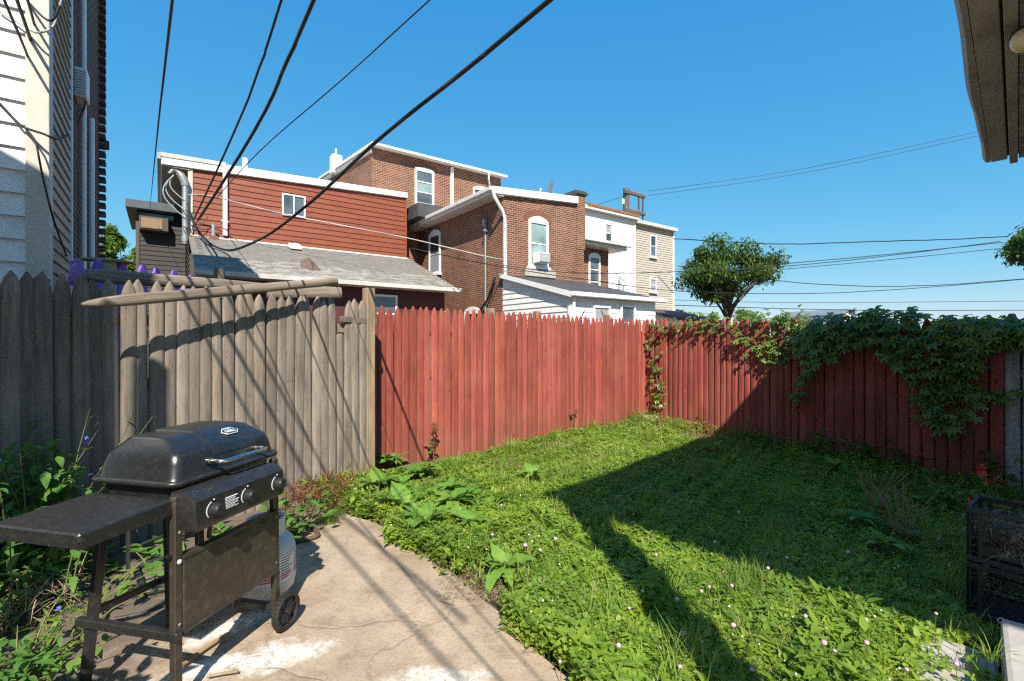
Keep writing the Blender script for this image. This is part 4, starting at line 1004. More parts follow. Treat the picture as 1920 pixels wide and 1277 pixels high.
# ================================================================== GRILL
GA = Vector((-1.316, 1.88)); GRZ = math.atan2(0.974, 0.225)
grill = thing('gas_grill', 'black three burner gas grill on a wheeled folding cart beside the grey fence', 'grill', (GA.x, GA.y, 0), GRZ)
def rrect(x0, x1, y0, y1, z, r, n=5):
    p = []
    for cx, cy, a0 in ((x1-r, y1-r, 0), (x0+r, y1-r, 90), (x0+r, y0+r, 180), (x1-r, y0+r, 270)):
        for k in range(n+1):
            a = R(a0+90*k/n); p.append((cx+r*math.cos(a), cy+r*math.sin(a), z))
    return p
LEGX, LEGY = 0.556, 0.44
def leg(x0, y0, x1, y1, z0, z1, mat):
    m = MB(); m.bar((x0,y0,z0),(x1,y1,z1),0.036,0.030,up=(0,1,0))
    return m.build('leg', mat, grill, bevel=0.004)
leg(0,0, 0,0, 0.0,0.84, M['brown_metal'])
leg(LEGX,0, LEGX-0.02,0, 0.06,0.86, M['brown_metal'])
leg(-0.02,LEGY, 0.05,LEGY-0.03, 0.0,0.80, M['black_metal'])
leg(LEGX,LEGY, LEGX-0.10,LEGY-0.05, 0.06,0.82, M['black_metal'])
leg(LEGX-0.22,LEGY-0.04, LEGX-0.26,LEGY-0.06, 0.02,0.78, M['black_metal'])
MB().bar((-0.012,-0.03,0.30),(-0.018,LEGY+0.03,0.30),0.03,0.035).build('brace', M['black_metal'], grill, bevel=0.003)
MB().bar((LEGX,-0.03,0.105),(LEGX,LEGY+0.03,0.105),0.035,0.03).build('brace', M['black_metal'], grill, bevel=0.003)
MB().bar((0.02,LEGY,0.32),(LEGX-0.04,LEGY,0.30),0.02,0.03).build('brace', M['black_metal'], grill, bevel=0.003)
pan = MB().box(0.016, LEGX-0.02, -0.020, -0.008, 0.295, 0.602).box(0.016, LEGX-0.02, -0.008, 0.02, 0.595, 0.602).build('front_panel', M['brown_metal'], grill, bevel=0.003)
for x in (0.29, 0.44):
    MB().prism_y([(x+0.04*math.cos(a), 0.60+0.03*math.sin(a)) for a in [math.pi+math.pi*k/10 for k in range(11)]], -0.0225, -0.0195).build('cut_shadow', M['black_plastic'], pan)  # dark scallops put in as the shadows of the handle cuts
MB().lathe([(0.009,0),(0.009,0.003),(0.004,0.005)], 12).build('screw', M['mark'], grill).location = (0.0,-0.016,0.585)
grill.children[-1].rotation_euler = (R(90), 0, 0)
wn_ = MB().tube([(0,0,0),(0,-0.02,0)], 0.008, 8).bar((-0.02,-0.02,0.012),(0.02,-0.02,-0.012),0.006,0.012).build('wing_nut', M['black_plastic'], grill); wn_.location = (-0.022, 0.02, 0.61)
# wheels
def wheel(y):
    m = MB(); n = 28
    prof = [(0.070,-0.016),(0.084,-0.017),(0.0895,-0.010),(0.0895,0.010),(0.084,0.017),(0.070,0.016)]
    m.loops([[(math.cos(2*math.pi*k/n)*r, yy, math.sin(2*math.pi*k/n)*r) for r, yy in prof] for k in range(n)]+[[(r, yy, 0) for r, yy in prof]], cap0=False, cap1=False)
    for k in range(n):
        a = 2*math.pi*(k+0.5)/n
        m.bar((math.cos(a)*0.0885,-0.012,math.sin(a)*0.0885),(math.cos(a)*0.0885,0.012,math.sin(a)*0.0885),0.006,0.006)
    w = m.build('wheel', M['rubber'], grill, smooth=30); w.location = (LEGX+0.005, y, 0.0905)
    h = MB().tube([(0,-0.02,0),(0,0.02,0)], 0.016, 12)
    for k in range(5):
        a = 2*math.pi*k/5
        for da in (-0.16, 0.16):
            h.bar((math.cos(a+da*2)*0.014,0,math.sin(a+da*2)*0.014),(math.cos(a+da)*0.073,0,math.sin(a+da)*0.073),0.008,0.012,up=(0,1,0))
    h.build('hub', M['black_plastic'], w)
wheel(-0.055); wheel(LEGY+0.055)
MB().tube([(LEGX+0.005,-0.05,0.0905),(LEGX+0.005,LEGY+0.05,0.0905)], 0.008, 8).build('axle', M['galv'], grill)
# firebox, rim and lid
X0, X1, Y0, Y1 = 0.025, 0.625, 0.035, 0.475
MB().loops([rrect(X0+0.075, X1-0.075, Y0+0.085, Y1-0.07, 0.715, 0.03), rrect(X0+0.05, X1-0.05, Y0+0.06, Y1-0.05, 0.735, 0.04), rrect(X0+0.02, X1-0.02, Y0+0.02, Y1-0.02, 0.862, 0.045)]).build('firebox', M['black_metal'], grill, smooth=50)
rim = rrect(X0, X1, Y0, Y1, 0.870, 0.05, 6)
lid = MB().loops([rrect(X0+0.008,X1-0.008,Y0+0.008,Y1-0.008,0.876,0.046), rrect(X0+0.014,X1-0.014,Y0+0.014,Y1-0.014,0.890,0.045), rrect(X0+0.024,X1-0.024,Y0+0.020,Y1-0.02,0.940,0.045), rrect(X0+0.034,X1-0.034,Y0+0.028,Y1-0.03,0.972,0.045),
                  rrect(X0+0.042,X1-0.042,Y0+0.040,Y1-0.045,0.985,0.045), rrect(X0+0.075,X1-0.075,Y0+0.125,Y1-0.09,1.030,0.04), rrect(X0+0.088,X1-0.088,Y0+0.150,Y1-0.10,1.037,0.035), rrect(X0+0.12,X1-0.12,Y0+0.19,Y1-0.13,1.039,0.03)]).build('lid', M['black_lid'], grill, smooth=28)
MB().tube(rim+[rim[0], rim[1]], 0.0125, 8, cap=False).build('rim', M['black_metal'], lid, smooth=60)
pf = [(Y0+0.0185,0.945),(Y0+0.027,0.976),(Y0+0.036,0.989),(Y0+0.118,1.036),(Y0+0.145,1.044),(Y1-0.10,1.044),(Y1-0.05,1.01)]
m = MB()
xs = [(0.225, 0.012), (0.240, 0.0), (0.475, 0.0), (0.490, 0.012)]
ls = []
for x, d in xs: ls.append([(x, y, z-d) for y, z in pf]+[(x, Y1-0.10, 0.95), (x, Y0+0.05, 0.94)])
m.loops(ls).build('raised_panel', M['black_lid'], lid, smooth=25)
# handle
hz, hy = 0.928, -0.028
MB().tube([(0.20,0.058,hz),(0.20,0.0,hz),(0.203,-0.016,hz),(0.218,hy,hz),(0.45,hy,hz),(0.465,-0.016,hz),(0.468,0.0,hz),(0.468,0.058,hz)], 0.0095, 10).tube([(0.20,0.052,hz),(0.20,0.036,hz)],0.016,10).tube([(0.468,0.052,hz),(0.468,0.036,hz)],0.016,10).build('handle', M['chrome'], lid, smooth=40)
# badge on the sloping face
nrm = Vector((0, -0.5, 0.87)).normalized(); bc = Vector((0.385, Y0+0.082, 1.019))
bd = MB().prism_z([(-0.050,0.0),(-0.028,-0.021),(0.028,-0.021),(0.050,0.0),(0.028,0.021),(-0.028,0.021)], 0, 0.0035).build('badge', M['mark'], lid)
ang = math.atan2(0.047, 0.082)
bd.location = bc; bd.rotation_euler = (ang, 0, 0)
MB().prism_z([(-0.0465,0.0),(-0.0265,-0.0185),(0.0265,-0.0185),(0.0465,0.0),(0.0265,0.0185),(-0.0265,0.0185)], 0.0036, 0.0042).build('badge_field', pm('badge_navy', (0.02,0.03,0.045), (0.03,0.04,0.055), 20, 0.4), bd)
t_ = text_mesh('GRILL', 0.024, M['badge'], 0.0006, 0.0006)
link('lettering', t_, bd, (0, -0.003, 0.0052))
t_ = text_mesh('EXPERT', 0.014, M['badge'], 0.0006, 0.0003)
link('lettering', t_, bd, (-0.006, 0.0165, 0.0056))
# control panel
cp = MB().loops([[(x, y, z) for y, z in pr] for x, pr in ((0.0,[(-0.070,0.715),(-0.080,0.73),(-0.070,0.805),(-0.048,0.83),(0.03,0.835),(0.03,0.73),(-0.04,0.712)]),
     (0.008,[(-0.083,0.700),(-0.092,0.72),(-0.083,0.818),(-0.052,0.845),(0.03,0.850),(0.03,0.72),(-0.04,0.700)]), (0.500,[(-0.083,0.700),(-0.092,0.72),(-0.083,0.818),(-0.052,0.845),(0.03,0.850),(0.03,0.72),(-0.04,0.700)]),
     (0.512,[(-0.070,0.715),(-0.080,0.73),(-0.070,0.805),(-0.048,0.83),(0.03,0.835),(0.03,0.73),(-0.04,0.712)]))]).build('control_panel', M['black_metal'], grill, smooth=40)
for x in (0.09, 0.27, 0.455):
    kb = MB().lathe([(0.029,0),(0.030,0.004),(0.026,0.007),(0.025,0.03),(0.022,0.036),(0.001,0.037)], 24).build('knob', M['black_plastic'], cp, smooth=40)
    kb.location = (x, -0.088, 0.765); kb.rotation_euler = (R(90), 0, 0)
    rg = MB()
    for k in range(14):
        a0 = R(110+k*11); a1 = R(110+(k+1)*11)
        rg.prism_z([(math.cos(a)*r, math.sin(a)*r) for a, r in ((a0,0.0335),(a1,0.0335),(a1,0.0375),(a0,0.0375))], 0.0005, 0.002)
    rg.lathe([(0.004,0.0005),(0.004,0.002)], 8, (0.0,0.041,0))
    rg.build('dial_mark', M['mark'], kb)
for i in range(8):
    MB().box(0.150, 0.150+0.07*random.uniform(0.6,1.0), -0.0915, -0.082, 0.790-i*0.0062, 0.7915-i*0.0062).build('printed_line', M['mark'], cp)
# side shelf
SX = -0.345
sh = MB().hexa([(SX,0.0,0.790),(-0.012,-0.0,0.765),(-0.012,0.40,0.765),(SX,0.40,0.790),(SX,0.0,0.825),(-0.012,0.0,0.832),(-0.012,0.40,0.832),(SX,0.40,0.825)]).build('side_shelf', M['black_metal'], grill, bevel=0.006)
for k in range(6): MB().box(-0.055,-0.045,0.04+k*0.06,0.075+k*0.06,0.8305,0.8335).build('slot', M['rubber'], sh)
MB().tube([(0.05,0.30,0.75),(0.05,0.30,0.5)], 0.008, 6).build('strut', M['galv'], grill)
MB().tube([(0.33,0.10,0.71),(0.34,0.12,0.66),(0.36,0.20,0.58),(0.40,0.25,0.50),(0.47,0.26,0.46)], 0.010, 8).build('gas_hose', M['hose'], grill, smooth=60)

for (x, y, z) in ((0.0,-0.0165,0.34),(0.536,-0.0165,0.34),(0.536,-0.0165,0.57),(0.0,-0.0165,0.70)):
    sc_ = MB().lathe([(0.006,0),(0.006,0.002),(0.003,0.004)], 10).build('screw', M['galv'], grill); sc_.location = (x, y, z); sc_.rotation_euler = (R(90), 0, 0)
MB().box(SX,-0.012,-0.003,0.001,0.775,0.792).box(SX-0.003,SX+0.001,0.0,0.40,0.778,0.80).build('folded_edge', M['black_metal'], sh)
MB().box(0.012,LEGX-0.015,-0.024,-0.019,0.590,0.604).box(0.012,LEGX-0.015,-0.024,-0.019,0.294,0.304).build('folded_edge', M['brown_metal'], pan)
for x in (0.10, 0.52): MB().box(x-0.02,x+0.02,Y1-0.012,Y1+0.014,0.852,0.898).build('hinge', M['black_metal'], lid, bevel=0.004)

# propane tank
tk = thing('propane_tank', 'white propane tank with printed warning label under the grill', 'propane tank', (-1.385, 2.70, 0.0), R(20))
MB().lathe([(0.115,0.0),(0.12,0.03),(0.105,0.035)], 24).build('foot_ring', M['tank'], tk, smooth=40)
MB().lathe([(0.05,0.012),(0.11,0.03),(0.145,0.07),(0.155,0.12),(0.155,0.27),(0.145,0.32),(0.115,0.355),(0.05,0.372),(0.03,0.374)], 32).build('body', M['tank'], tk, smooth=60)
lb = MB().loops([[(math.cos(a)*0.1568, math.sin(a)*0.1568, z) for a in [R(-200+k*8) for k in range(34)]] for z in (0.13, 0.275)], cap0=False, cap1=False).build('label', M['tank_label'], tk)
for i in range(9):
    z = 0.262-i*0.014
    for a0 in (-150, -95, -55, -20):
        L_ = random.uniform(16, 30)
        MB().loops([[(math.cos(R(a0+k*L_/5))*0.1582, math.sin(R(a0+k*L_/5))*0.1582, zz) for k in range(6)]+[(math.cos(R(a0+k*L_/5))*0.1566, math.sin(R(a0+k*L_/5))*0.1566, zz) for k in range(5,-1,-1)] for zz in (z, z+0.0035+0.004*(i > 6))]).build('printed_line', M['red_print'] if (i > 6 or a0 < -90) else M['hose'], lb)
col_ = MB()
for k in range(26):
    a0 = R(-60+k*10); a1 = R(-60+(k+1)*10)
    col_.prism_z([(math.cos(a)*r, math.sin(a)*r) for a, r in ((a0,0.094),(a1,0.094),(a1,0.10),(a0,0.10))], 0.345, 0.455)
col_.build('collar', M['tank'], tk)
MB().lathe([(0.02,0.37),(0.025,0.40),(0.02,0.42),(0.032,0.425),(0.032,0.445),(0.01,0.45)], 12).bar((0,0,0.40),(-0.08,0.0,0.41),0.035,0.03).build('valve', M['hose'], tk, smooth=40)

def hose(name, label, pts, r, mat, cat='hose'):
    P = [Vector(p) for p in pts]; out = []
    for i in range(len(P)-1):
        p0 = P[max(i-1,0)]; p1 = P[i]; p2 = P[i+1]; p3 = P[min(i+2,len(P)-1)]
        for k in range(8):
            t = k/8; t2 = t*t; t3 = t2*t
            out.append(0.5*((2*p1)+(p2-p0)*t+(2*p0-5*p1+4*p2-p3)*t2+(3*p1-p0-3*p2+p3)*t3))
    out.append(P[-1])
    return tag(MB().tube(out, r, 10).build(name, M[mat], None, smooth=60), label, cat)
G = lambda px, py, z=0.02: ground_at(px, py, z)
hose('garden_hose', 'stiff black hose bent in a loop on the patio behind the grill', [G(470,1000), G(400,1022), G(330,1040), G(272,1058), G(256,1066), G(262,1085), G(272,1108,0.025), G(300,1105), G(345,1094), G(420,1075)], 0.017, 'hose')
hose('garden_hose', 'thin black hose running along the patio under the brace', [G(20,1062), G(110,1062,0.05), G(200,1043,0.08), G(320,1000,0.10), G(370,985)], 0.011, 'hose')
hose('garden_hose', 'thin hose curving from the rear leg to the grill panel', [G(215,1160), G(270,1148), G(310,1125), G(340,1100)], 0.009, 'hose')
hose('garden_hose', 'dusty brown hose bend by the grass tuft right of the tank', [G(470,985), G(515,975), G(553,967), G(580,984), G(596,1000), G(585,1008), G(550,1015), G(520,1024)], 0.016, 'rust_hose')
hose('broken_stick', 'bare brown stick lying on the white powder by the grill', [G(345,1245), G(375,1222), G(400,1205), G(428,1188)], 0.010, 'dry', 'stick')
hose('twig', 'small dry twig at the bottom of the patio', [G(388,1268), G(420,1262), G(447,1258)], 0.006, 'dry', 'twig')
hose('twig', 'small forked twig lying in the middle of the patio', [G(825,1125,0.006), G(838,1130,0.006), G(850,1133,0.006)], 0.004, 'dry', 'twig')

# ================================================================== CRATES, STEP, STONES
def crate(label, loc, rz, diamond):
    t = thing('milk_crate', label, 'crate', loc, rz, 'stacked black milk crates')
    S, H, th = 0.34, 0.285, 0.014
    for nm, z0, z1 in (('rim', H-0.028, H), ('base_band', 0.0, 0.03)):
        m = MB(); 
        m.box(0,S,0,th,z0,z1); m.box(0,S,S-th,S,z0,z1); m.box(0,th,th,S-th,z0,z1); m.box(S-th,S,th,S-th,z0,z1)
        m.build(nm, M['black_plastic'], t, bevel=0.003)
    MB().box(th,S-th,th,S-th,0.004,0.014).build('floor', M['black_plastic'], t)
    for side in range(4):
        m = MB(); a, b = 0.002, 0.010
        for x in (0.0, 0.045, S-0.063, S-0.018): m.box(x, x+0.018, 0, th*0.9, 0.03, H-0.028)
        for z in (0.05, 0.085, 0.205, 0.23): m.box(0.018, S-0.018, 0.001, th*0.8, z, z+0.007)
        if diamond:
            for k in range(-2, 6):
                x0 = 0.063+k*0.05
                m.bar((max(0.06,x0),0.006,0.06),(min(S-0.06,x0+0.13),0.006,0.20),0.006,0.006); m.bar((max(0.06,S-x0),0.006,0.06) if S-x0 < S-0.06 else (S-0.06,0.006,0.06),(max(0.06,S-x0-0.13),0.006,0.20),0.006,0.006)
            m.box(0.063,S-0.063,0.002,0.010,0.125,0.132)
        else:
            r = 0.027
            for j in range(3):
                for k in range(5):
                    cx = 0.085+k*0.047-(0.0235 if j % 2 else 0); cz = 0.112+j*0.041
                    if cx < 0.07 or cx > S-0.07: continue
                    hx = [(cx+r*math.sin(R(60*q)), 0.006, cz+r*math.cos(R(60*q))) for q in range(6)]
                    for q in range(6): m.bar(hx[q], hx[(q+1) % 6], 0.006, 0.007, up=(0,1,0))
            m.box(0.063,S-0.063,0.002,0.012,0.045,0.083)
        o = m.build('side_lattice', M['black_plastic'], t)
        o.rotation_euler = (0,0,side*math.pi/2); o.location = ((0,0,0),(S,0,0),(S,S,0),(0,S,0))[side]
    return t
CL = (2.46, 2.60); CRZ = math.atan2(-0.79, 0.61)
crate('lower black plastic milk crate with diamond lattice and white script', (CL[0], CL[1], -0.03), CRZ, True)
ct = [o for o in bpy.data.objects if o.name.startswith('milk_crate')][-1]
link('lettering', text_mesh('Clutter', 0.05, M['mark'], 0.001), ct, (0.19, -0.002, 0.022), (R(90), 0, 0))
crate('upper black plastic milk crate full of dry straw', (CL[0]+0.004, CL[1]+0.003, 0.262), CRZ+0.01, False)

def strands(name, cen, axes, n, ln, mat, rad=0.0015, flat=0.4):
    m = MB()
    for i in range(n):
        p = Vector(cen)+Vector((random.uniform(-axes[0],axes[0]), random.uniform(-axes[1],axes[1]), random.uniform(-axes[2],axes[2])))
        d = Vector((random.gauss(0,1), random.gauss(0,1), random.gauss(0,flat))).normalized()*ln*random.uniform(0.5,1)
        s = d.cross(Vector((0,0,1))).normalized()*rad
        q = p+d*0.5+Vector((0,0,random.uniform(0,0.2)*ln))
        m.add([p-s, p+s, q+s, q-s, p+d], [(0,1,2,3),(3,2,4)])
    return m.build(name, mat)
cc = Vector((CL[0], CL[1], 0))+Matrix.Rotation(CRZ, 3, 'Z') @ Vector((0.17, 0.17, 0.40))
tag(strands('straw', cc, (0.15,0.15,0.075), 1500, 0.12, M['straw'], 0.002), 'dry straw filling the upper milk crate', 'straw', kind='stuff')

st = MB()
a = Vector((2.30, 2.26)); b = Vector((1.50, 1.43)); nn = Vector((0.70, -0.60))
st.prism_z([tuple(b), tuple(b+nn), tuple(a+nn), tuple(a)], -0.05, 0.15)
tag(st.build('concrete_step', M['old_concrete'], None, bevel=0.02, seg=2), 'pale concrete step at the lower right corner in front of the crates', 'step')
wk = MB(); p = [ground_at(1690,1205,0.0), ground_at(1765,1190,0.0), ground_at(1870,1225,0.0), ground_at(1880,1400,0.0), ground_at(1700,1420,0.0), ground_at(1600,1330,0.0)]
wk.prism_z([(q.x, q.y) for q in p][::-1], -0.12, -0.008)
tag(wk.build('walkway_slab', M['old_concrete'], None, bevel=0.012), 'flat broken concrete edging beside the step in the clover', kind='structure')
def stone(name, label, c, sx, sy, sz, mat, seed):
    rng = random.Random(seed); m = MB(); ls = []
    for z, k in ((0,0.9),(0.35,1.0),(0.75,0.92),(1.0,0.6)):
        ls.append([(math.cos(t)*sx*k*(1+0.12*rng.uniform(-1,1)), math.sin(t)*sy*k*(1+0.12*rng.uniform(-1,1)), z*sz) for t in [2*math.pi*i/9 for i in range(9)]])
    m.loops(ls); o = m.build(name, mat, None, bevel=0.01); o.location = c; return tag(o, label, 'stone')
q = rf(0.05); stone('stone', 'flat tan stone in the far corner of the red fences', (q.x-0.08, q.y-0.25, -0.02), 0.22, 0.14, 0.12, pm('tan_stone', (0.36,0.28,0.19), (0.28,0.22,0.15), 6, 0.9, 0.3), 3)
for k, (px, py, s) in enumerate(((655,945,0.07),(560,945,0.05))):
    q = ground_at(px, py); stone('stone', ('rough grey stone at the foot of the corner post','small grey stone between patio and grey fence')[k], (q.x,q.y,-0.01), s*1.4, s, s*0.8, M['old_concrete'], 10+k)

# ================================================================== LEAVES AND PLANTS
def leaf_vf(L, W, seg=4, fold=0.25, curl=0.25, wave=0.0, bend=0.0):
    """pointed oval leaf along +x, folded on its midrib, tip curling down"""
    v = []; f = []
    for i in range(seg+1):
        s = i/seg
        w = W/2*math.sin(math.pi*min(1, s**0.75*0.97+0.03))*(1 if s < 1 else 0)
        z = -curl*L*s*s; b = bend*L*s*s; e1 = wave*W*math.sin(i*2.4+bend*9); e2 = wave*W*math.sin(i*2.1+2+bend*7)
        v += [(s*L, b-w, z+fold*w+e1), (s*L, b, z), (s*L, b+w, z+fold*w+e2)]
    for i in range(seg):
        o = i*3
        f += [(o, o+3, o+4, o+1), (o+1, o+4, o+5, o+2)]
    return v, f
def leaf_me(name, mat, L, W, **k):
    v, f = leaf_vf(L, W, **k); me = bpy.data.meshes.new(name); me.from_pydata(v, [], f); me.materials.append(mat)
    me.polygons.foreach_set('use_smooth', [True]*len(f)); return me
def palmate(name, mat, L, n=5):
    m = MB()
    for k in range(n):
        a = R(-95+190*k/(n-1)) if n > 3 else R(-120+120*k)
        l = L*(1-0.28*abs(k-(n-1)/2)/((n-1)/2)) if n > 3 else L
        v, f = leaf_vf(l, l*0.40, 3, 0.22, random.uniform(0.15,0.4))
        co, si = math.cos(a), math.sin(a)
        m.add([(x*co-y*si+0.006*co, x*si+y*co+0.006*si, z+random.uniform(-0.002,0.002)) for x, y, z in v], f)
    me = bpy.data.meshes.new(name); me.from_pydata(m.v, [], m.f); me.materials.append(mat)
    me.polygons.foreach_set('use_smooth', [True]*len(m.f)); return me

def scatter_mesh(name, tmpl_list, pos, yaw, pitch, scale, mat, parent=None, rnd=None):
    """many leaves in one mesh: every instance is a turned and scaled copy of a template"""
    N = len(pos); pos = np.asarray(pos, float)
    which = NP.integers(0, len(tmpl_list), N)
    V = []; F = []; Rn = []; off = 0; Ls = []
    if rnd is None: rnd = NP.random(N)
    for ti, (tv, tf) in enumerate(tmpl_list):
        idx = np.where(which == ti)[0]
        if len(idx) == 0: continue
        tv = np.asarray(tv, float); n = len(tv)
        p = tv[None]*np.asarray(scale)[idx, None, None]
        cp_, sp_ = np.cos(pitch[idx])[:, None], np.sin(pitch[idx])[:, None]
        x = p[..., 0]*cp_-p[..., 2]*sp_; z = p[..., 0]*sp_+p[..., 2]*cp_; y = p[..., 1]
        cy, sy = np.cos(yaw[idx])[:, None], np.sin(yaw[idx])[:, None]
        q = np.stack([x*cy-y*sy, x*sy+y*cy, z], -1)+pos[idx][:, None]
        V.append(q.reshape(-1, 3)); Rn.append(np.repeat(rnd[idx], n))
        base = off+np.arange(len(idx))*n
        by = {}
        for f in tf: by.setdefault(len(f), []).append(f)
        for kf, ff in by.items():
            ff = np.asarray(ff); F.append((base[:, None, None]+ff[None]).reshape(-1, kf))
        off += len(idx)*n
    V = np.concatenate(V); Rn = np.concatenate(Rn)
    me = bpy.data.meshes.new(name)
    nl = sum(f.size for f in F); nf = sum(len(f) for f in F)
    me.vertices.add(len(V)); me.vertices.foreach_set('co', V.ravel().astype(np.float32))
    me.loops.add(nl); me.loops.foreach_set('vertex_index', np.concatenate([f.ravel() for f in F]).astype(np.int32))
    me.polygons.add(nf)
    starts = []; s = 0
    for f in F:
        starts.append(s+np.arange(len(f))*f.shape[1]); s += f.size
    me.polygons.foreach_set('loop_start', np.concatenate(starts).astype(np.int32))
    me.update(calc_edges=True)
    at_ = me.attributes.new('rnd', 'FLOAT', 'POINT'); at_.data.foreach_set('value', Rn.astype(np.float32))
    me.materials.append(mat)
    me.polygons.foreach_set('use_smooth', [True]*nf)
    return link(name, me, parent)

# ---------------------------------------------------------------- vines on the right fence
LEAVES = [palmate('leaf', M['vine_leaf'], L) for L in (0.085, 0.095, 0.10, 0.08, 0.09)]
def on_fence(px, py):
    r = (px-960)/FPX; t = (r*RC.y-RC.x)/(FX-r*FY); Z = RC.y+FY*t
    return t, EYE-(py-638)/FPX*Z
Nf = Vector((-UX, -UY, 0))                # out of the fence towards the yard
def vine(label, leaf_px, stems, nmax=300, size=1.0, bulge=None, extra=None):
    t0 = rf(on_fence(*stems[0][0])[0])
    t = thing('creeper_vine', label, 'vine', (t0.x, t0.y, 0), 0)
    org = Vector((t0.x, t0.y, 0))
    def place(px, py, off):
        s, z = on_fence(px, py); p = rf(s); return Vector((p.x, p.y, z))+Nf*off-org
    sm = MB()
    for st_ in stems:
        sm.tube([place(px+random.uniform(-3,3), py, 0.03+0.02*random.random()) for px, py in st_], 0.006, 5)
    sm.build('stem', M['dry'], t, smooth=60)
    P = leaf_px(); random.shuffle(P)
    for i, (px, py) in enumerate(P):
        off = random.uniform(0.03, 0.13)+(bulge(px, py) if bulge else 0)*random.random()
        n = Nf*random.uniform(0.35,1.0)+Vector((random.gauss(0,0.35), random.gauss(0,0.35), random.uniform(0.4,1.4)))
        if i < nmax:
            o = link('leaf', random.choice(LEAVES), t, place(px, py, off))
            n.normalize(); down = (Vector((0,0,-1))+Vector((random.gauss(0,0.5), random.gauss(0,0.5), 0))); down = (down-n*down.dot(n)).normalized()
            o.rotation_euler = Matrix((down, n.cross(down), n)).transposed().to_euler()
            k = random.uniform(0.5, 1.25)*size; o.scale = (k, k, k)
    if len(P) > nmax:
        vv = []; ff = []
        for px, py in P[nmax:]:
            off = random.uniform(0.02, 0.10)+(bulge(px, py) if bulge else 0)*random.random()
            n = (Nf*random.uniform(0.35,1.0)+Vector((random.gauss(0,0.35), random.gauss(0,0.35), random.uniform(0.4,1.4)))).normalized()
            down = (Vector((0,0,-1))+Vector((random.gauss(0,0.5), random.gauss(0,0.5), 0))); down = (down-n*down.dot(n)).normalized()
            mt_ = Matrix((down, n.cross(down), n)).transposed(); me = random.choice(LEAVES); k = random.uniform(0.5,1.25)*size
            p = place(px, py, off); o_ = len(vv)
            vv += [tuple(p+mt_ @ (v.co*k)) for v in me.vertices]; ff += [tuple(j+o_ for j in q.vertices) for q in me.polygons]
        me = bpy.data.meshes.new('foliage'); me.from_pydata(vv, [], ff); me.materials.append(M['vine_leaf'])
        a_ = me.attributes.new('rnd', 'FLOAT', 'POINT'); a_.data.foreach_set('value', np.repeat(NP.random(len(vv)//60+1), 60)[:len(vv)].astype(np.float32))
        me.polygons.foreach_set('use_smooth', [True]*len(ff))
        tag(link('foliage', me, t), kind='stuff')
    return t
def along(path, n, sx, sy):
    out = []
    for i in range(n):
        k = random.random()*(len(path)-1); j = int(k); f = k-j
        a_, b_ = path[j], path[j+1]
        out.append((a_[0]+(b_[0]-a_[0])*f+random.gauss(0, sx), a_[1]+(b_[1]-a_[1])*f+random.gauss(0, sy)))
    return out
vine('narrow sunlit creeper hanging down the fence corner', lambda: along([(1228,604),(1222,640),(1228,690),(1240,735),(1236,770)], 95, 8, 6)+along([(1222,600),(1250,612),(1275,610)], 26, 6, 6),
     [[(1225,600),(1222,650),(1232,700),(1240,750),(1236,780)]], 300, 0.72)
vine('sunlit creeper trailing over the middle of the red fence', lambda: along([(1285,606),(1310,608),(1340,600)], 40, 8, 7)+along([(1340,612),(1380,625),(1410,640),(1440,650),(1462,668)], 80, 12, 10)+along([(1400,600),(1440,592),(1480,600),(1510,595)], 75, 12, 9)+along([(1430,625),(1470,640),(1455,680)], 45, 12, 8),
     [[(1285,604),(1340,604),(1400,630),(1460,665)],[(1400,600),(1460,596),(1515,596)],[(1345,612),(1300,625),(1262,650)]], 300, 0.78)
TOPL = [(1495,606),(1540,596),(1600,590),(1650,585),(1690,577),(1740,583),(1760,600),(1800,598),(1850,600),(1925,606)]
BOT = [(1495,655),(1520,690),(1560,680),(1590,650),(1650,640),(1672,675),(1700,712),(1740,735),(1790,745),(1830,700),(1850,668),(1880,650),(1925,648)]
def interp(pl, x):
    for a_, b_ in zip(pl, pl[1:]):
        if a_[0] <= x <= b_[0]: return a_[1]+(b_[1]-a_[1])*(x-a_[0])/(b_[0]-a_[0])
    return pl[-1][1]
def mass():
    out = []
    while len(out) < 1150:
        x = random.uniform(1497, 1935); y0, y1 = interp(TOPL, min(x,1924)), interp(BOT, min(x,1924))
        y = y0+(y1-y0)*random.random()**1.15
        out.append((x+random.gauss(0,4), y+random.gauss(0,5)))
    return out+along([(1525,690),(1505,720),(1495,745),(1488,765)], 34, 7, 5)+along([(1720,730),(1745,765),(1775,790),(1782,815)], 60, 14, 9)+along([(1775,735),(1820,735),(1850,745),(1905,740)], 55, 10, 9)+along([(1800,780),(1830,770)], 14, 8, 8)
vine('thick dark green creeper mass covering the right end of the fence', mass, [[(1500,620),(1600,600),(1700,590),(1800,605),(1920,612)],[(1720,640),(1750,740),(1785,820)],[(1520,640),(1505,720),(1488,770)]], 300, 1.0,
     bulge=lambda px, py: 0.22 if 1520 < px and py < 700 else 0.08)

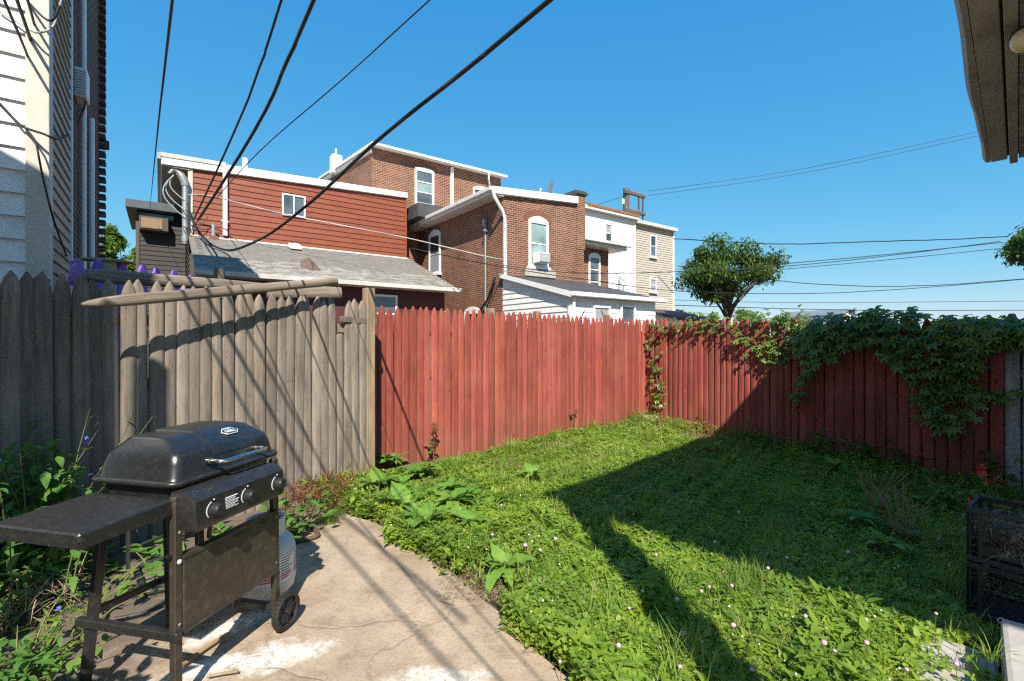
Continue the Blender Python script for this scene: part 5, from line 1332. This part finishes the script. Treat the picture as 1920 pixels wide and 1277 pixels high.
# ---------------------------------------------------------------- broad leaved plants (each leaf an object)
DOCK = [leaf_me('leaf', M['dock_leaf'], L, L*w, seg=8, fold=0.16, curl=c, wave=0.10, bend=b) for L, w, c, b in ((0.24,0.44,0.65,0.12),(0.21,0.52,0.5,-0.15),(0.22,0.46,0.9,0.2),(0.18,0.56,0.4,-0.05),(0.15,0.6,0.7,0.1),(0.19,0.5,0.3,-0.2))]
WEED = [leaf_me('leaf', M['weed_leaf'], L, L*w, seg=4, fold=0.25, curl=c) for L, w, c in ((0.07,0.42,0.3),(0.06,0.5,0.2),(0.08,0.36,0.4))]
BIGW = [leaf_me('leaf', M['weed_leaf'], L, L*w, seg=4, fold=0.2, curl=c) for L, w, c in ((0.14,0.5,0.3),(0.12,0.6,0.2),(0.16,0.45,0.4))]
def rosette(name, label, cat, loc, n, meshes, size=1.0, lift=(0.15, 0.9), group=None):
    t = thing(name, label, cat, loc, 0, group)
    MB().lathe([(0.02*size,0),(0.014*size,0.03*size),(0.004,0.06*size)], 8).build('crown', M['stem'], t)
    for k in range(n):
        a_ = 2*math.pi*k/n+random.uniform(-0.4,0.4); e_ = random.uniform(*lift)
        o = link('leaf', random.choice(meshes), t, (0.015*math.cos(a_), 0.015*math.sin(a_), 0.02+0.02*random.random()))
        o.rotation_euler = (random.uniform(-0.35,0.35), -e_, a_); s = size*random.uniform(0.55,1.15); o.scale = (s, s*random.uniform(0.75,1.2), s)
    return t
docks = [((705,930),15,1.0,'broad leaved dock plant at the foot of the corner post'),((760,975),14,1.0,'broad leaved dock sprawling over the patio edge below the post'),((800,1005),13,0.95,'lowest dock plant with leaves lying on the patio'),
         ((850,960),14,0.95,'broad leaved dock in the grass right of the patio edge'),((790,905),13,0.95,'broad leaved dock in front of the tall brown seed stalk'),((735,880),12,0.85,'broad leaved dock against the left end of the red fence'),
         ((880,1000),9,0.7,'small dock beside the pink clover at the patio edge'),((945,1090),9,0.75,'lone yellow green dock over the bare soil patch'),((1000,905),7,0.7,'flat dock leaves in the sunny middle of the lawn'),
         ((1610,985),9,0.62,'shaded dock in the tall weeds left of the crates'),((1660,1040),9,0.62,'shaded plantain rosette left of the crates'),((1745,940),9,0.62,'shaded broad leaved weed behind the crates'),((1560,880),8,0.62,'shaded dock near the foot of the dark red fence'),((1340,850),8,0.62,'dock at the shadow edge near the fence corner'),
         ((655,905),7,0.6,'pale broad leaf seedling left of the corner post')]
DOCKPOS = []
for (px, py), n, s, lab in docks:
    DOCKPOS.append((ground_at(px, py).x, ground_at(px, py).y, 0.17*s))
    q = ground_at(px, py); z_ = float(gz(q.x, q.y)); q = ground_at(px, py, max(z_, -0.1))
    rosette('dock_plant', lab, 'plant', (q.x, q.y, min(0.0, z_)+0.07), n+6, DOCK, s*1.12, (0.2, 1.05))

for (px, py, s_) in ((690,905,0.7),(722,955,0.75),(775,938,0.8),(822,978,0.7),(842,925,0.75),(868,978,0.6),(758,915,0.8),(905,1040,0.55),(700,960,0.55),(815,935,0.8),(880,940,0.6),(740,930,0.7)):
    q = ground_at(px, py); z_ = float(gz(q.x, q.y))
    rosette('dock_plant', 'small dock in the leafy clump along the patio edge', 'plant', (q.x, q.y, min(0.0, z_)+0.06), 11, DOCK, s_, (0.15, 1.0), 'small docks crowding the patio edge')
def stalky(name, label, cat, loc, stems, H, leaves, meshes, mat_stem, lsize=1.0, spread=0.2, flower=None, nfl=0, seed=None, bushy=0.2):
    """upright plant: stems as one part, each leaf an object; flower = (mesh, per stem)"""
    t = thing(name, label, cat, loc, 0); sm = MB(); paths = []
    for k in range(stems):
        a_ = random.uniform(0, 6.28); sp = spread*random.uniform(0.2,1.0); h_ = H*random.uniform(0.6,1.0); b0 = bushy*random.random()
        base = Vector((math.cos(a_)*b0*spread, math.sin(a_)*b0*spread, -0.02))
        pts = [base+Vector((math.cos(a_)*sp*s*s, math.sin(a_)*sp*s*s, h_*s)) for s in (0, 0.25, 0.5, 0.75, 1.0)]
        MB().tube(pts, [0.005,0.0045,0.004,0.003,0.0015], 5).build('stem', mat_stem, t, smooth=60); paths.append(pts)
    for i in range(leaves):
        pts = random.choice(paths); s = random.uniform(0.1, 1.0)*(len(pts)-1.001); j = int(s)
        p = pts[j].lerp(pts[j+1], s-j); a_ = random.uniform(0, 6.28)
        o = link('leaf', random.choice(meshes), t, p); o.rotation_euler = (random.uniform(-0.4,0.4), random.uniform(-0.7,0.35), a_)
        k = lsize*random.uniform(0.6,1.2)*(1.1-0.45*s/(len(pts)-1)); o.scale = (k, k, k)
    if flower:
        for i in range(nfl):
            pts = random.choice(paths); p = pts[-1].lerp(pts[-2], random.random()*0.6)
            o = link('flower', flower, t, p+Vector((random.gauss(0,0.015), random.gauss(0,0.015), random.uniform(0,0.02)))); o.rotation_euler = (random.uniform(-1,1), random.uniform(-1,1), 0)
    return t
def fill(parent, n, rad, mat, leaf, seed):
    rng = np.random.default_rng(seed); d = rng.normal(size=(n,3)); d /= np.linalg.norm(d,axis=1)[:,None]; d *= (rng.random(n)**0.5)[:,None]*np.array(rad); d[:,2] = np.abs(d[:,2])+0.05
    tag(scatter_mesh('foliage', [leaf_vf(1.0,0.42,4,0.25,0.3), leaf_vf(1.0,0.5,4,0.2,0.4)], d, rng.random(n)*6.28, rng.normal(-0.1,0.45,n), rng.uniform(0.6,1.2,n)*leaf, M[mat], parent), kind='stuff')
def ball_t():
    m = MB().lathe([(0.2,-0.3),(0.45,0.0),(0.3,0.3),(0.05,0.42)], 5); return (m.v, m.f)
def petal_me(name, mat, r, n=5):
    m = MB(); vs = [(0,0,0)]; fs = []
    for k in range(n):
        a_ = 2*math.pi*k/n; vs += [(math.cos(a_-0.4)*r, math.sin(a_-0.4)*r, r*0.2), (math.cos(a_)*r*1.15, math.sin(a_)*r*1.15, r*0.3), (math.cos(a_+0.4)*r, math.sin(a_+0.4)*r, r*0.2)]
        fs.append((0, 1+3*k, 2+3*k, 3+3*k))
    me = bpy.data.meshes.new(name); me.from_pydata(vs, [], fs); me.materials.append(mat); return me
SEED = MB().lathe([(0.001,0),(0.007,0.004),(0.008,0.01),(0.001,0.018)], 6).mesh('flower', M['red_stem'])
BLUE = petal_me('flower', M['blue_petal'], 0.011); REDF = petal_me('flower', M['red_petal'], 0.022)
def spot(px, py):
    q = ground_at(px, py); z_ = float(gz(q.x, q.y)); q = ground_at(px, py, max(z_,-0.2)); return (q.x, q.y, z_)
# tall brown dock seed stalk at the red fence
stalky('seed_stalk', 'tall brown dock seed stalk with a few green leaves before the red fence', 'plant', spot(812,868), 2, 0.62, 14, BIGW, M['red_stem'], 0.9, 0.10, SEED, 150)
stalky('seed_stalk', 'thin reddish seed stalk against the middle of the red fence', 'plant', spot(1075,815), 2, 0.46, 10, WEED, M['red_stem'], 0.6, 0.06, SEED, 60)
stalky('seed_stalk', 'short green and brown seed stalk near the left end of the red fence', 'plant', spot(738,872), 3, 0.34, 12, WEED, M['red_stem'], 0.9, 0.10, SEED, 40)
stalky('seed_stalk', 'reddish weed stems at the foot of the sunlit corner panel', 'plant', spot(1325,812), 4, 0.42, 26, WEED, M['red_stem'], 0.8, 0.2, SEED, 30)
stalky('weed_plant', 'leafy weed at the shadow edge by the right fence foot', 'plant', spot(1395,838), 5, 0.45, 60, WEED, M['stem'], 1.4, 0.18)
stalky('weed_plant', 'upright leafy weed at the seam of the two fence panels', 'plant', spot(1530,860), 7, 0.42, 70, BIGW, M['stem'], 1.0, 0.22)
stalky('weed_plant', 'bushy dark weed under the dark red boards', 'plant', spot(1620,875), 9, 0.48, 100, BIGW, M['stem'], 1.0, 0.28)
stalky('weed_plant', 'bushy dark weed under the dangling vine tip', 'plant', spot(1700,890), 9, 0.46, 100, BIGW, M['stem'], 1.0, 0.3)
stalky('weed_plant', 'tall thin weed with pale stems beside the grey boards', 'plant', spot(1790,905), 9, 0.62, 90, WEED, M['stem'], 1.0, 0.3)
stalky('weed_plant', 'leafy weed rising at the right frame edge', 'plant', spot(1885,925), 9, 0.62, 110, BIGW, M['stem'], 0.9, 0.28)
stalky('weed_plant', 'low dark weed behind the left corner of the crates', 'plant', spot(1770,965), 9, 0.42, 90, BIGW, M['stem'], 1.0, 0.3)
stalky('salvia_plant', 'red flowering plant just behind the milk crates', 'plant', (3.15, 3.05, -0.08), 7, 0.72, 60, WEED, M['stem'], 1.0, 0.22, REDF, 26)
for k, (px, py) in enumerate(((1690,1010),(1640,960))):
    t = thing('plantain_plant', ('clump of tall bare plantain stalks left of the crates','smaller clump of plantain stalks in the shaded weeds')[k], 'plant', spot(px,py), 0); m = MB()
    for i in range(26-8*k):
        a_ = random.uniform(0,6.28); sp = random.uniform(0.05,0.28); h_ = random.uniform(0.25,0.45)
        m.tube([(0.04*math.cos(a_),0.04*math.sin(a_),0),(sp*0.5*math.cos(a_),sp*0.5*math.sin(a_),h_*0.6),(sp*math.cos(a_),sp*math.sin(a_),h_)], [0.0022,0.002,0.0045], 4)
    m.build('stalks', M['dry'], t, smooth=60)
    for i in range(9):
        o = link('leaf', random.choice(BIGW), t, (0,0,0.02)); o.rotation_euler = (0, -random.uniform(0.3,1.0), random.uniform(0,6.28)); s_ = random.uniform(0.9,1.5); o.scale = (s_, s_*0.8, s_)
# left weeds with blue flowers
b1 = stalky('weed_bush', 'tall green weed bush with blue flowers at left before the fence', 'bush', (-2.82, 2.84, 0), 26, 1.08, 290, WEED, M['stem'], 1.15, 0.42, BLUE, 24, bushy=0.9)
b2 = stalky('weed_bush', 'lower part of the weeds left of the side shelf', 'bush', (-2.72, 2.62, 0), 22, 0.72, 260, WEED, M['stem'], 1.15, 0.45, BLUE, 8, bushy=0.9)
stalky('weed_bush', 'pale weeds with lance leaves at the lower left edge', 'bush', (-2.35, 2.35, 0), 30, 0.28, 240, [leaf_me('leaf', M['grass'], L, L*0.2, seg=4, fold=0.2, curl=0.3) for L in (0.09,0.11)], M['stem'], 1.0, 0.38, BLUE, 6, bushy=1.0)
b3 = stalky('weed_bush', 'low weeds in the bottom left corner', 'bush', (-2.05, 1.98, 0), 16, 0.26, 110, WEED, M['stem'], 1.1, 0.32, BLUE, 3, bushy=1.0)
fill(b1, 1000, (0.36,0.26,0.88), 'weed_leaf', 0.085, 1); fill(b2, 520, (0.30,0.28,0.5), 'weed_leaf', 0.085, 2); fill(b3, 110, (0.22,0.25,0.16), 'weed_leaf', 0.07, 3)
stalky('weed_plant', 'broad weeds on the ground under the grill shelf', 'plant', (-2.30, 3.05, 0), 10, 0.16, 70, BIGW, M['stem'], 1.0, 0.45, bushy=1.0)
stalky('weed_plant', 'broad weeds at the foot of the grey fence behind the grill', 'plant', (-1.95, 3.45, 0), 9, 0.22, 70, BIGW, M['stem'], 0.9, 0.35, bushy=1.0)
stalky('weed_plant', 'bright weeds seen between the grill panel and the control box', 'plant', (-1.72, 3.62, 0), 9, 0.42, 80, BIGW, M['stem'], 0.8, 0.25, bushy=1.0)
stalky('weed_plant', 'small leafy weed right against the corner post', 'plant', spot(660,925), 6, 0.26, 30, WEED, M['stem'], 1.0, 0.16)
tag(strands('dead_weeds', (-2.55, 2.55, 0.10), (0.18,0.18,0.08), 380, 0.2, M['straw'], 0.002), 'matted dead brown weeds at the left edge', 'weeds', kind='stuff')
m_ = strands('rusty_weeds', (-1.72, 4.30, 0.10), (0.26,0.30,0.10), 900, 0.16, M['red_stem'], 0.0025); tag(m_, 'rust brown dried weeds along the foot of the grey fence', 'weeds', kind='stuff')
N_ = 700; pu = NP.uniform(-1.2,1.4,N_); pv = NP.uniform(0.6,4.2,N_)
tag(scatter_mesh('patio_litter', [leaf_vf(1.0,0.5,2,0.3,0.2), ball_t()], np.column_stack([UX*pu+VX*pv, UY*pu+VY*pv, np.full(N_,0.003)]), NP.random(N_)*6.28, NP.normal(0,0.2,N_), NP.uniform(0.003,0.011,N_)*np.where(NP.random(N_) > 0.9, 2.0, 1.0), M['straw']), 'grit and leaf crumbs scattered over the patio', kind='stuff')
# unseen shrub added outside the frame at left to shade the patio
sh_ = thing('shrub', 'unseen leafy shrub added left of the frame to shade the patio', 'shrub', (-1.55, 0.86, 0))
N_ = 900; ph = NP.normal(size=(N_,3)); ph /= np.linalg.norm(ph, axis=1)[:,None]; ph *= (NP.random(N_)**0.4)[:,None]*np.array([0.42,0.34,0.55]); ph[:,2] += 0.62
scatter_mesh('crown', [leaf_vf(0.12,0.06)], ph, NP.random(N_)*6.28, NP.normal(0,0.5,N_), NP.uniform(0.7,1.2,N_), M['weed_leaf'], sh_)
MB().tube([(0,0,0),(0.05,0,0.4),(0,0.05,0.8)], [0.03,0.02,0.01], 7).build('trunk', M['bark'], sh_)

# ---------------------------------------------------------------- lawn: clover, grass, weeds
def lawn_points(n, xr, yr, power, keep=None):
    out = []; got = 0
    while got < n:
        x = NP.uniform(*xr, n); y = NP.uniform(*yr, n)
        u = UX*x+UY*y; v = VX*x+VY*y
        ue = 1.43+0.06*np.sin(3.1*v+1)+0.05*np.sin(9.1*v)-np.clip(v-3.6,0,9)*0.35
        ok = (u > ue-0.02) & (u < 7.22) & (v < 5.36+(u-2.04)*0.0655-0.02)
        ok &= ~((-(x+3.18)*0.771+(y-2.89)*0.637) > -0.03)            # yard side of the grey fence
        ok &= (np.abs(x) < y*1.12+0.6)
        d = np.hypot(x, y); ok &= NP.random(n) < np.minimum(1, (2.3/d)**power)
        # keep the slabs and bare soil free
        ok &= ~((x > 1.72) & (y < 2.32) & (x-y > -0.35) & (x-y < 1.6) & (NP.random(n) < 0.93))
        for (bx, by, br) in ((-0.22,2.85,0.24),(-0.05,2.66,0.17),(-0.45,3.05,0.10),(2.9,7.6,0.35),(2.1,7.0,0.25),(0.95,3.9,0.16),(0.1,3.0,0.10),(1.5,4.8,0.18)):
            ok &= ~((np.hypot(x-bx, y-by) < br*NP.uniform(0.75,1.15,n)) & (NP.random(n) < 0.9))
        for (bx, by, br) in DOCKPOS: ok &= ~((np.hypot(x-bx, y-by) < br) & (NP.random(n) < 0.55))
        if keep is not None: ok &= keep(x, y)
        out.append(np.stack([x[ok], y[ok]], 1)); got += ok.sum()
    p = np.concatenate(out)[:n]
    return p
def patch(x, y, s, ph): return np.sin(x*s+ph)*np.cos(y*s*0.9-ph*1.7)+0.6*np.sin(x*s*2.3-y*s*1.7+ph*3)
def hgt(x, y):
    u = UX*x+UY*y; v = VX*x+VY*y
    e = np.exp(-np.clip(u-1.4, 0, 9)/0.5)*0.13+np.exp(-np.clip(7.2-u,0,9)/0.4)*0.12+np.exp(-np.clip(5.5-v,0,9)/0.35)*0.04
    return np.maximum(0.02, 0.045+0.020*patch(x, y, 2.1, 0.7)+0.022*patch(x, y, 11.0, 2.7)+0.012*patch(x, y, 23.0, 1.1)+e)
XR, YR = (-2.3, 7.0), (1.2, 9.2)
def clover_t():
    L = []
    for c in (0.2, 0.5):
        m = MB()
        for k in range(3):
            a_ = R(120*k+20); co, si = math.cos(a_), math.sin(a_)
            q = [(0.0,0,0),(0.55,-0.42,0.16),(1.0,-0.22,0.05-c*0.3),(0.92,0,-c*0.3-0.02),(1.0,0.22,0.05-c*0.3),(0.55,0.42,0.16)]
            o_ = len(m.v); m.v += [(x*co-y*si, x*si+y*co, z) for x, y, z in q]; m.f += [(o_,o_+1,o_+2,o_+3),(o_,o_+3,o_+4,o_+5)]
        L.append((m.v, m.f))
    return L
p = lawn_points(115000, XR, YR, 1.25, lambda x, y: patch(x, y, 2.6, 2.0)+NP.normal(0,0.5,len(x)) > -0.75)
N_ = len(p); H_ = np.maximum(hgt(p[:,0], p[:,1]), 0.02)*NP.uniform(0.35,1.1,N_)
P3 = np.column_stack([p, gz(p[:,0], p[:,1])+H_])
tag(scatter_mesh('clover_lawn', clover_t(), P3, NP.random(N_)*6.28, NP.normal(0,0.45,N_), NP.uniform(0.013,0.030,N_)*(1+0.25*patch(p[:,0],p[:,1],1.3,4)), M['clover']), 'low green clover covering the lawn', kind='stuff')
bl_v = [(0,-0.5,0),(0,0.5,0),(0.12,-0.42,0.45),(0.12,0.42,0.45),(0.40,-0.28,0.8),(0.40,0.28,0.8),(0.85,0,1.0)]
bl_f = [(0,2,3,1),(2,4,5,3),(4,6,5)]
def blades(name, label, n, hs, w, power, keep=None, mat='grass'):
    p = lawn_points(n, XR, YR, power, keep); N_ = len(p)
    sc_ = NP.uniform(hs[0], hs[1], N_)*(0.6+hgt(p[:,0],p[:,1])*5)
    tv = [[(x, y*w, z) for x, y, z in bl_v], [(x*0.5, y*w*1.2, z*1.1) for x, y, z in bl_v], [(x*1.4, y*w, z*0.75) for x, y, z in bl_v]]
    return tag(scatter_mesh(name, [(t_, bl_f) for t_ in tv], np.column_stack([p, gz(p[:,0],p[:,1])]), NP.random(N_)*6.28, NP.normal(0,0.18,N_), sc_, M[mat]), label, kind='stuff')
blades('lawn_grass', 'short green grass growing between the clover', 26000, (0.05,0.12), 0.07, 1.1)
blades('tall_grass', 'tufts of taller grass blades in the lawn', 4200, (0.10,0.22), 0.035, 0.8, lambda x, y: patch(x, y, 4.3, 5.0)+NP.normal(0,0.25,len(x)) > 0.95)
lv_ = [leaf_vf(1.0,0.34,3,0.2,0.3), leaf_vf(1.0,0.5,3,0.25,0.2)]
p = lawn_points(46000, XR, YR, 1.1, lambda x, y: (patch(x, y, 1.9, 1.0)+NP.normal(0,0.6,len(x))+np.exp(-np.clip(UX*x+UY*y-1.4,0,9)/0.35)*1.6) > 0.05)
N_ = len(p); P3 = np.column_stack([p, gz(p[:,0],p[:,1])+hgt(p[:,0],p[:,1])*NP.uniform(0.2,1.15,N_)])
tag(scatter_mesh('broadleaf_weeds', lv_, P3, NP.random(N_)*6.28, NP.normal(0.25,0.45,N_), NP.uniform(0.028,0.085,N_)*NP.uniform(0.6,1.1,N_), M['clover']), 'small broad leaved weeds in the lawn', kind='stuff')
blades('dead_grass', 'dry straw coloured grass blades lying in the lawn', 7000, (0.06,0.13), 0.035, 0.9, lambda x, y: patch(x, y, 2.9, 8.0)+NP.normal(0,0.5,len(x)) > 0.2, mat='straw')
# white clover heads
def ball(n=7):
    m = MB().lathe([(0.25,-0.8),(0.85,-0.45),(1.0,0.1),(0.75,0.65),(0.25,0.95)], n); return (m.v, m.f)
p = lawn_points(650, XR, YR, 0.6, lambda x, y: patch(x, y, 1.6, 3.0)+NP.normal(0,0.4,len(x)) > 0.1)
N_ = len(p); tag(scatter_mesh('white_clover_heads', [ball()], np.column_stack([p, gz(p[:,0],p[:,1])+hgt(p[:,0],p[:,1])*1.0+0.012]), NP.random(N_)*6.28, NP.normal(0,0.3,N_), NP.uniform(0.0035,0.0075,N_), M['pale_petal']), 'small white clover flower heads dotted over the lawn', kind='stuff')
# fallen brown leaves and bits of litter on the lawn soil
p = lawn_points(5000, XR, YR, 0.9); N_ = len(p)
tag(scatter_mesh('dead_leaf_litter', [leaf_vf(1.0,0.4,3,0.3,0.3)], np.column_stack([p, gz(p[:,0],p[:,1])+0.02+0.02*NP.random(N_)]), NP.random(N_)*6.28, NP.normal(0,0.3,N_), NP.uniform(0.02,0.05,N_), M['straw']), 'dry leaf litter lying in the lawn', kind='stuff')
px = [ground_at(870,1110), ground_at(905,1095), ground_at(930,1110)]
m_ = strands('dry_clippings', (-0.25, 2.80, 0.005), (0.17,0.13,0.010), 500, 0.06, M['straw'], 0.0012, 0.1); tag(m_, 'dry brown clippings on the bare soil by the patio edge', 'clippings', kind='stuff')
# tuft of grass on the patio
def tuft(label, loc, n, h_, spread):
    t = thing('grass_tuft', label, 'grass tuft', loc)
    yaw = NP.random(n)*6.28; pos = np.column_stack([np.cos(yaw)*spread*NP.random(n)*0.4, np.sin(yaw)*spread*NP.random(n)*0.4, np.zeros(n)])
    scatter_mesh('blades', [([(x*1.3, y*0.045, z) for x, y, z in bl_v], bl_f)], pos, yaw, NP.normal(0,0.25,n), NP.uniform(0.5,1.0,n)*h_, M['grass'], t)
tuft('bright grass tuft growing from the patio crack right of the tank', spot(617,985)[:2]+(0.0,), 130, 0.16, 0.22)
tuft('grass tuft at the foot of the red fence in the far corner', spot(1190,795), 160, 0.24, 0.3)
tuft('tall grass clump standing in the lit strip of the lawn', spot(1250,1130), 90, 0.20, 0.25)
tuft('small grass sprig on the edge of the concrete step', (2.02, 2.02, 0.10), 40, 0.10, 0.1)
tuft('grass tuft in the sunny lawn before the red fence', spot(960,850), 150, 0.20, 0.3)
# pink clover flowers
HEAD = MB().lathe([(0.004,-0.010),(0.012,-0.006),(0.0145,0.002),(0.011,0.010),(0.004,0.014)], 9).mesh('head', M['pink'], smooth=60)
STEM = MB().tube([(0,0,-0.16),(0.004,0,-0.08),(0,0,-0.008)], 0.0016, 4).mesh('stem', M['stem'])
for (px_, py_) in ((1270,1123),(1283,1188),(1315,1108),(1205,1108),(1180,1140),(870,996),(985,1022),(1042,1010),(940,947),(1010,1005),(1013,1031),(991,1048),(923,1002),(1275,1250),(1372,1098),(1375,1172),(1410,1255),(1440,1065),(1510,1155),(1622,1163),(1625,1205),(1340,1015),(1330,1100),(1590,1035),(1780,1060),(1755,1150),(1793,1245),(1475,1045),(1385,960),(1565,1220),(1130,985),(1050,1240),(1160,1210),(1230,1040),(1545,1205),(1700,1255)):
    q = ground_at(px_, py_, 0.10)
    t = thing('pink_clover', 'pink clover flower head on a thin stem in the lawn', 'flower', q, random.uniform(0,6.28), 'pink clover flowers')
    s_ = random.uniform(0.5,0.95); o = link('head', HEAD, t); o.scale = (s_,)*3; o.rotation_euler = (random.uniform(-0.4,0.4), random.uniform(-0.4,0.4), 0); link('stem', STEM, t)

# ================================================================== TREES
def tree(name, label, base, H, trunk_h, crown_c, crown_r, n, leaf, mat, seed, forks=5, tr=0.14, lobes=16):
    rng = np.random.default_rng(seed); rr = random.Random(seed)
    t = thing(name, label, 'tree', base)
    m = MB(); top = Vector((0,0,trunk_h))
    m.tube([(0,0,-0.2),(rr.uniform(-.1,.1),0,trunk_h*0.5),(0,0,trunk_h)], [tr, tr*0.8, tr*0.65], 9)
    cc = Vector(crown_c); cr = Vector(crown_r); cents = []
    for k in range(lobes):
        d = Vector((rr.gauss(0,1), rr.gauss(0,1), rr.gauss(0,0.9))).normalized()
        k_ = rr.uniform(0.35,0.86); cents.append((cc+Vector((d.x*cr.x*k_, d.y*cr.y*k_, d.z*cr.z*k_)), rr.uniform(0.18,0.32)))
    for k, (c_, s_) in enumerate(cents[:forks*2]):
        mid = top.lerp(c_, 0.5)+Vector((rr.uniform(-.2,.2), rr.uniform(-.2,.2), -0.1*cr.z))
        st_ = Vector((0,0,trunk_h*rr.uniform(0.7,1.0)))
        m.tube([st_, st_.lerp(mid,0.5)+Vector((0,0,0.1)), mid, c_], [tr*0.5, tr*0.36, tr*0.24, tr*0.07], 6)
    m.build('trunk', M['bark'], t, smooth=60)
    pos = []
    for c_, s_ in cents:
        k = n//lobes; d = rng.normal(size=(k,3)); d /= np.linalg.norm(d,axis=1)[:,None]
        r_ = rng.random(k)**0.45; q = d*r_[:,None]*np.array([cr.x*s_, cr.y*s_, cr.z*s_*0.85])+np.array(c_)
        q += rng.normal(size=(k,3))*0.03*cr.x; pos.append(q)
    pos = np.concatenate(pos); N_ = len(pos)
    scatter_mesh('crown', [leaf_vf(1.0,0.5,2,0.25,0.3)], pos, rng.random(N_)*6.28, rng.normal(-0.2,0.6,N_), rng.uniform(0.6,1.2,N_)*leaf, M[mat], t)
    return t
def tree_px(name, label, px, Z, top_py, bot_py, half_px, n, leaf, mat, seed, trunk_py=638, tr=0.14, lobes=16, forks=5):
    s = Z/FPX; x = (px-960)*s; zt = EYE-(top_py-638)*s; zb_ = EYE-(bot_py-638)*s
    return tree(name, label, (x, Z, 0), zt, max(0.5, zb_+0.05*(zt-zb_)), (0,0,(zt+zb_)/2), (half_px*s, half_px*s, (zt-zb_)/2), n, leaf, mat, seed, forks, tr, lobes)
tree_px('round_tree', 'round crowned tree standing alone right of the beige house', 1366, 24, 440, 582, 104, 14000, 0.23, 'tree_leaf', 17, tr=0.14, lobes=40, forks=12)
tree_px('bright_tree', 'bright green tree in the gap left of the red house', 225, 26, 418, 560, 46, 6000, 0.26, 'bright_leaf', 8, lobes=14)
tree_px('edge_tree', 'dark tree whose branch tips enter at the right frame edge', 1985, 14, 395, 530, 112, 9000, 0.20, 'tree_leaf', 21, lobes=22)
far = [(1310,34,560,660,50,'bushy tree behind the trunk of the round tree'),(1400,36,568,660,60,'bushy tree right of the beige house behind the fence'),(1480,40,582,660,45,'small distant tree left of the white gable'),(1540,46,588,660,40,'distant tree just left of the white gable'),(1280,30,574,660,26,'small shrub tree at the foot of the beige house'),
       (1660,60,592,660,40,'far low tree behind the vine mass'),(1750,55,588,660,45,'far yellow green tree right of the vine top'),(1830,58,590,660,45,'far tree near the right frame edge'),(1910,62,592,660,45,'far tree at the right frame edge'),(1600,80,596,660,70,'farthest tree on the horizon behind the white gable')]
for k, (px_, Z_, t_, b_, hp_, lab) in enumerate(far):
    tree_px('distant_tree', lab, px_, Z_, t_, b_, hp_, 2600, 0.34, 'bright_leaf' if k in (0, 1, 6) else 'tree_leaf', 40+k, lobes=9, forks=3)
# far white gable
fg = thing('far_house', 'distant white gable roof peeking over the vine', 'house', at(1588, 638, 48)-Vector((0,0,EYE)), R(25))
zt_ = at(1588,581,48).z
MB().prism_y([(-1.2,0),(1.2,0),(1.2,zt_-0.45),(0,zt_),(-1.2,zt_-0.45)], 0, 6).build('wall', M['white_siding'], fg)
MB().prism_y([(-1.4,zt_-0.56),(0,zt_),(1.4,zt_-0.56),(1.4,zt_-0.44),(0,zt_+0.14),(-1.4,zt_-0.44)], -0.3, 6.3).build('roof', M['galv'], fg)
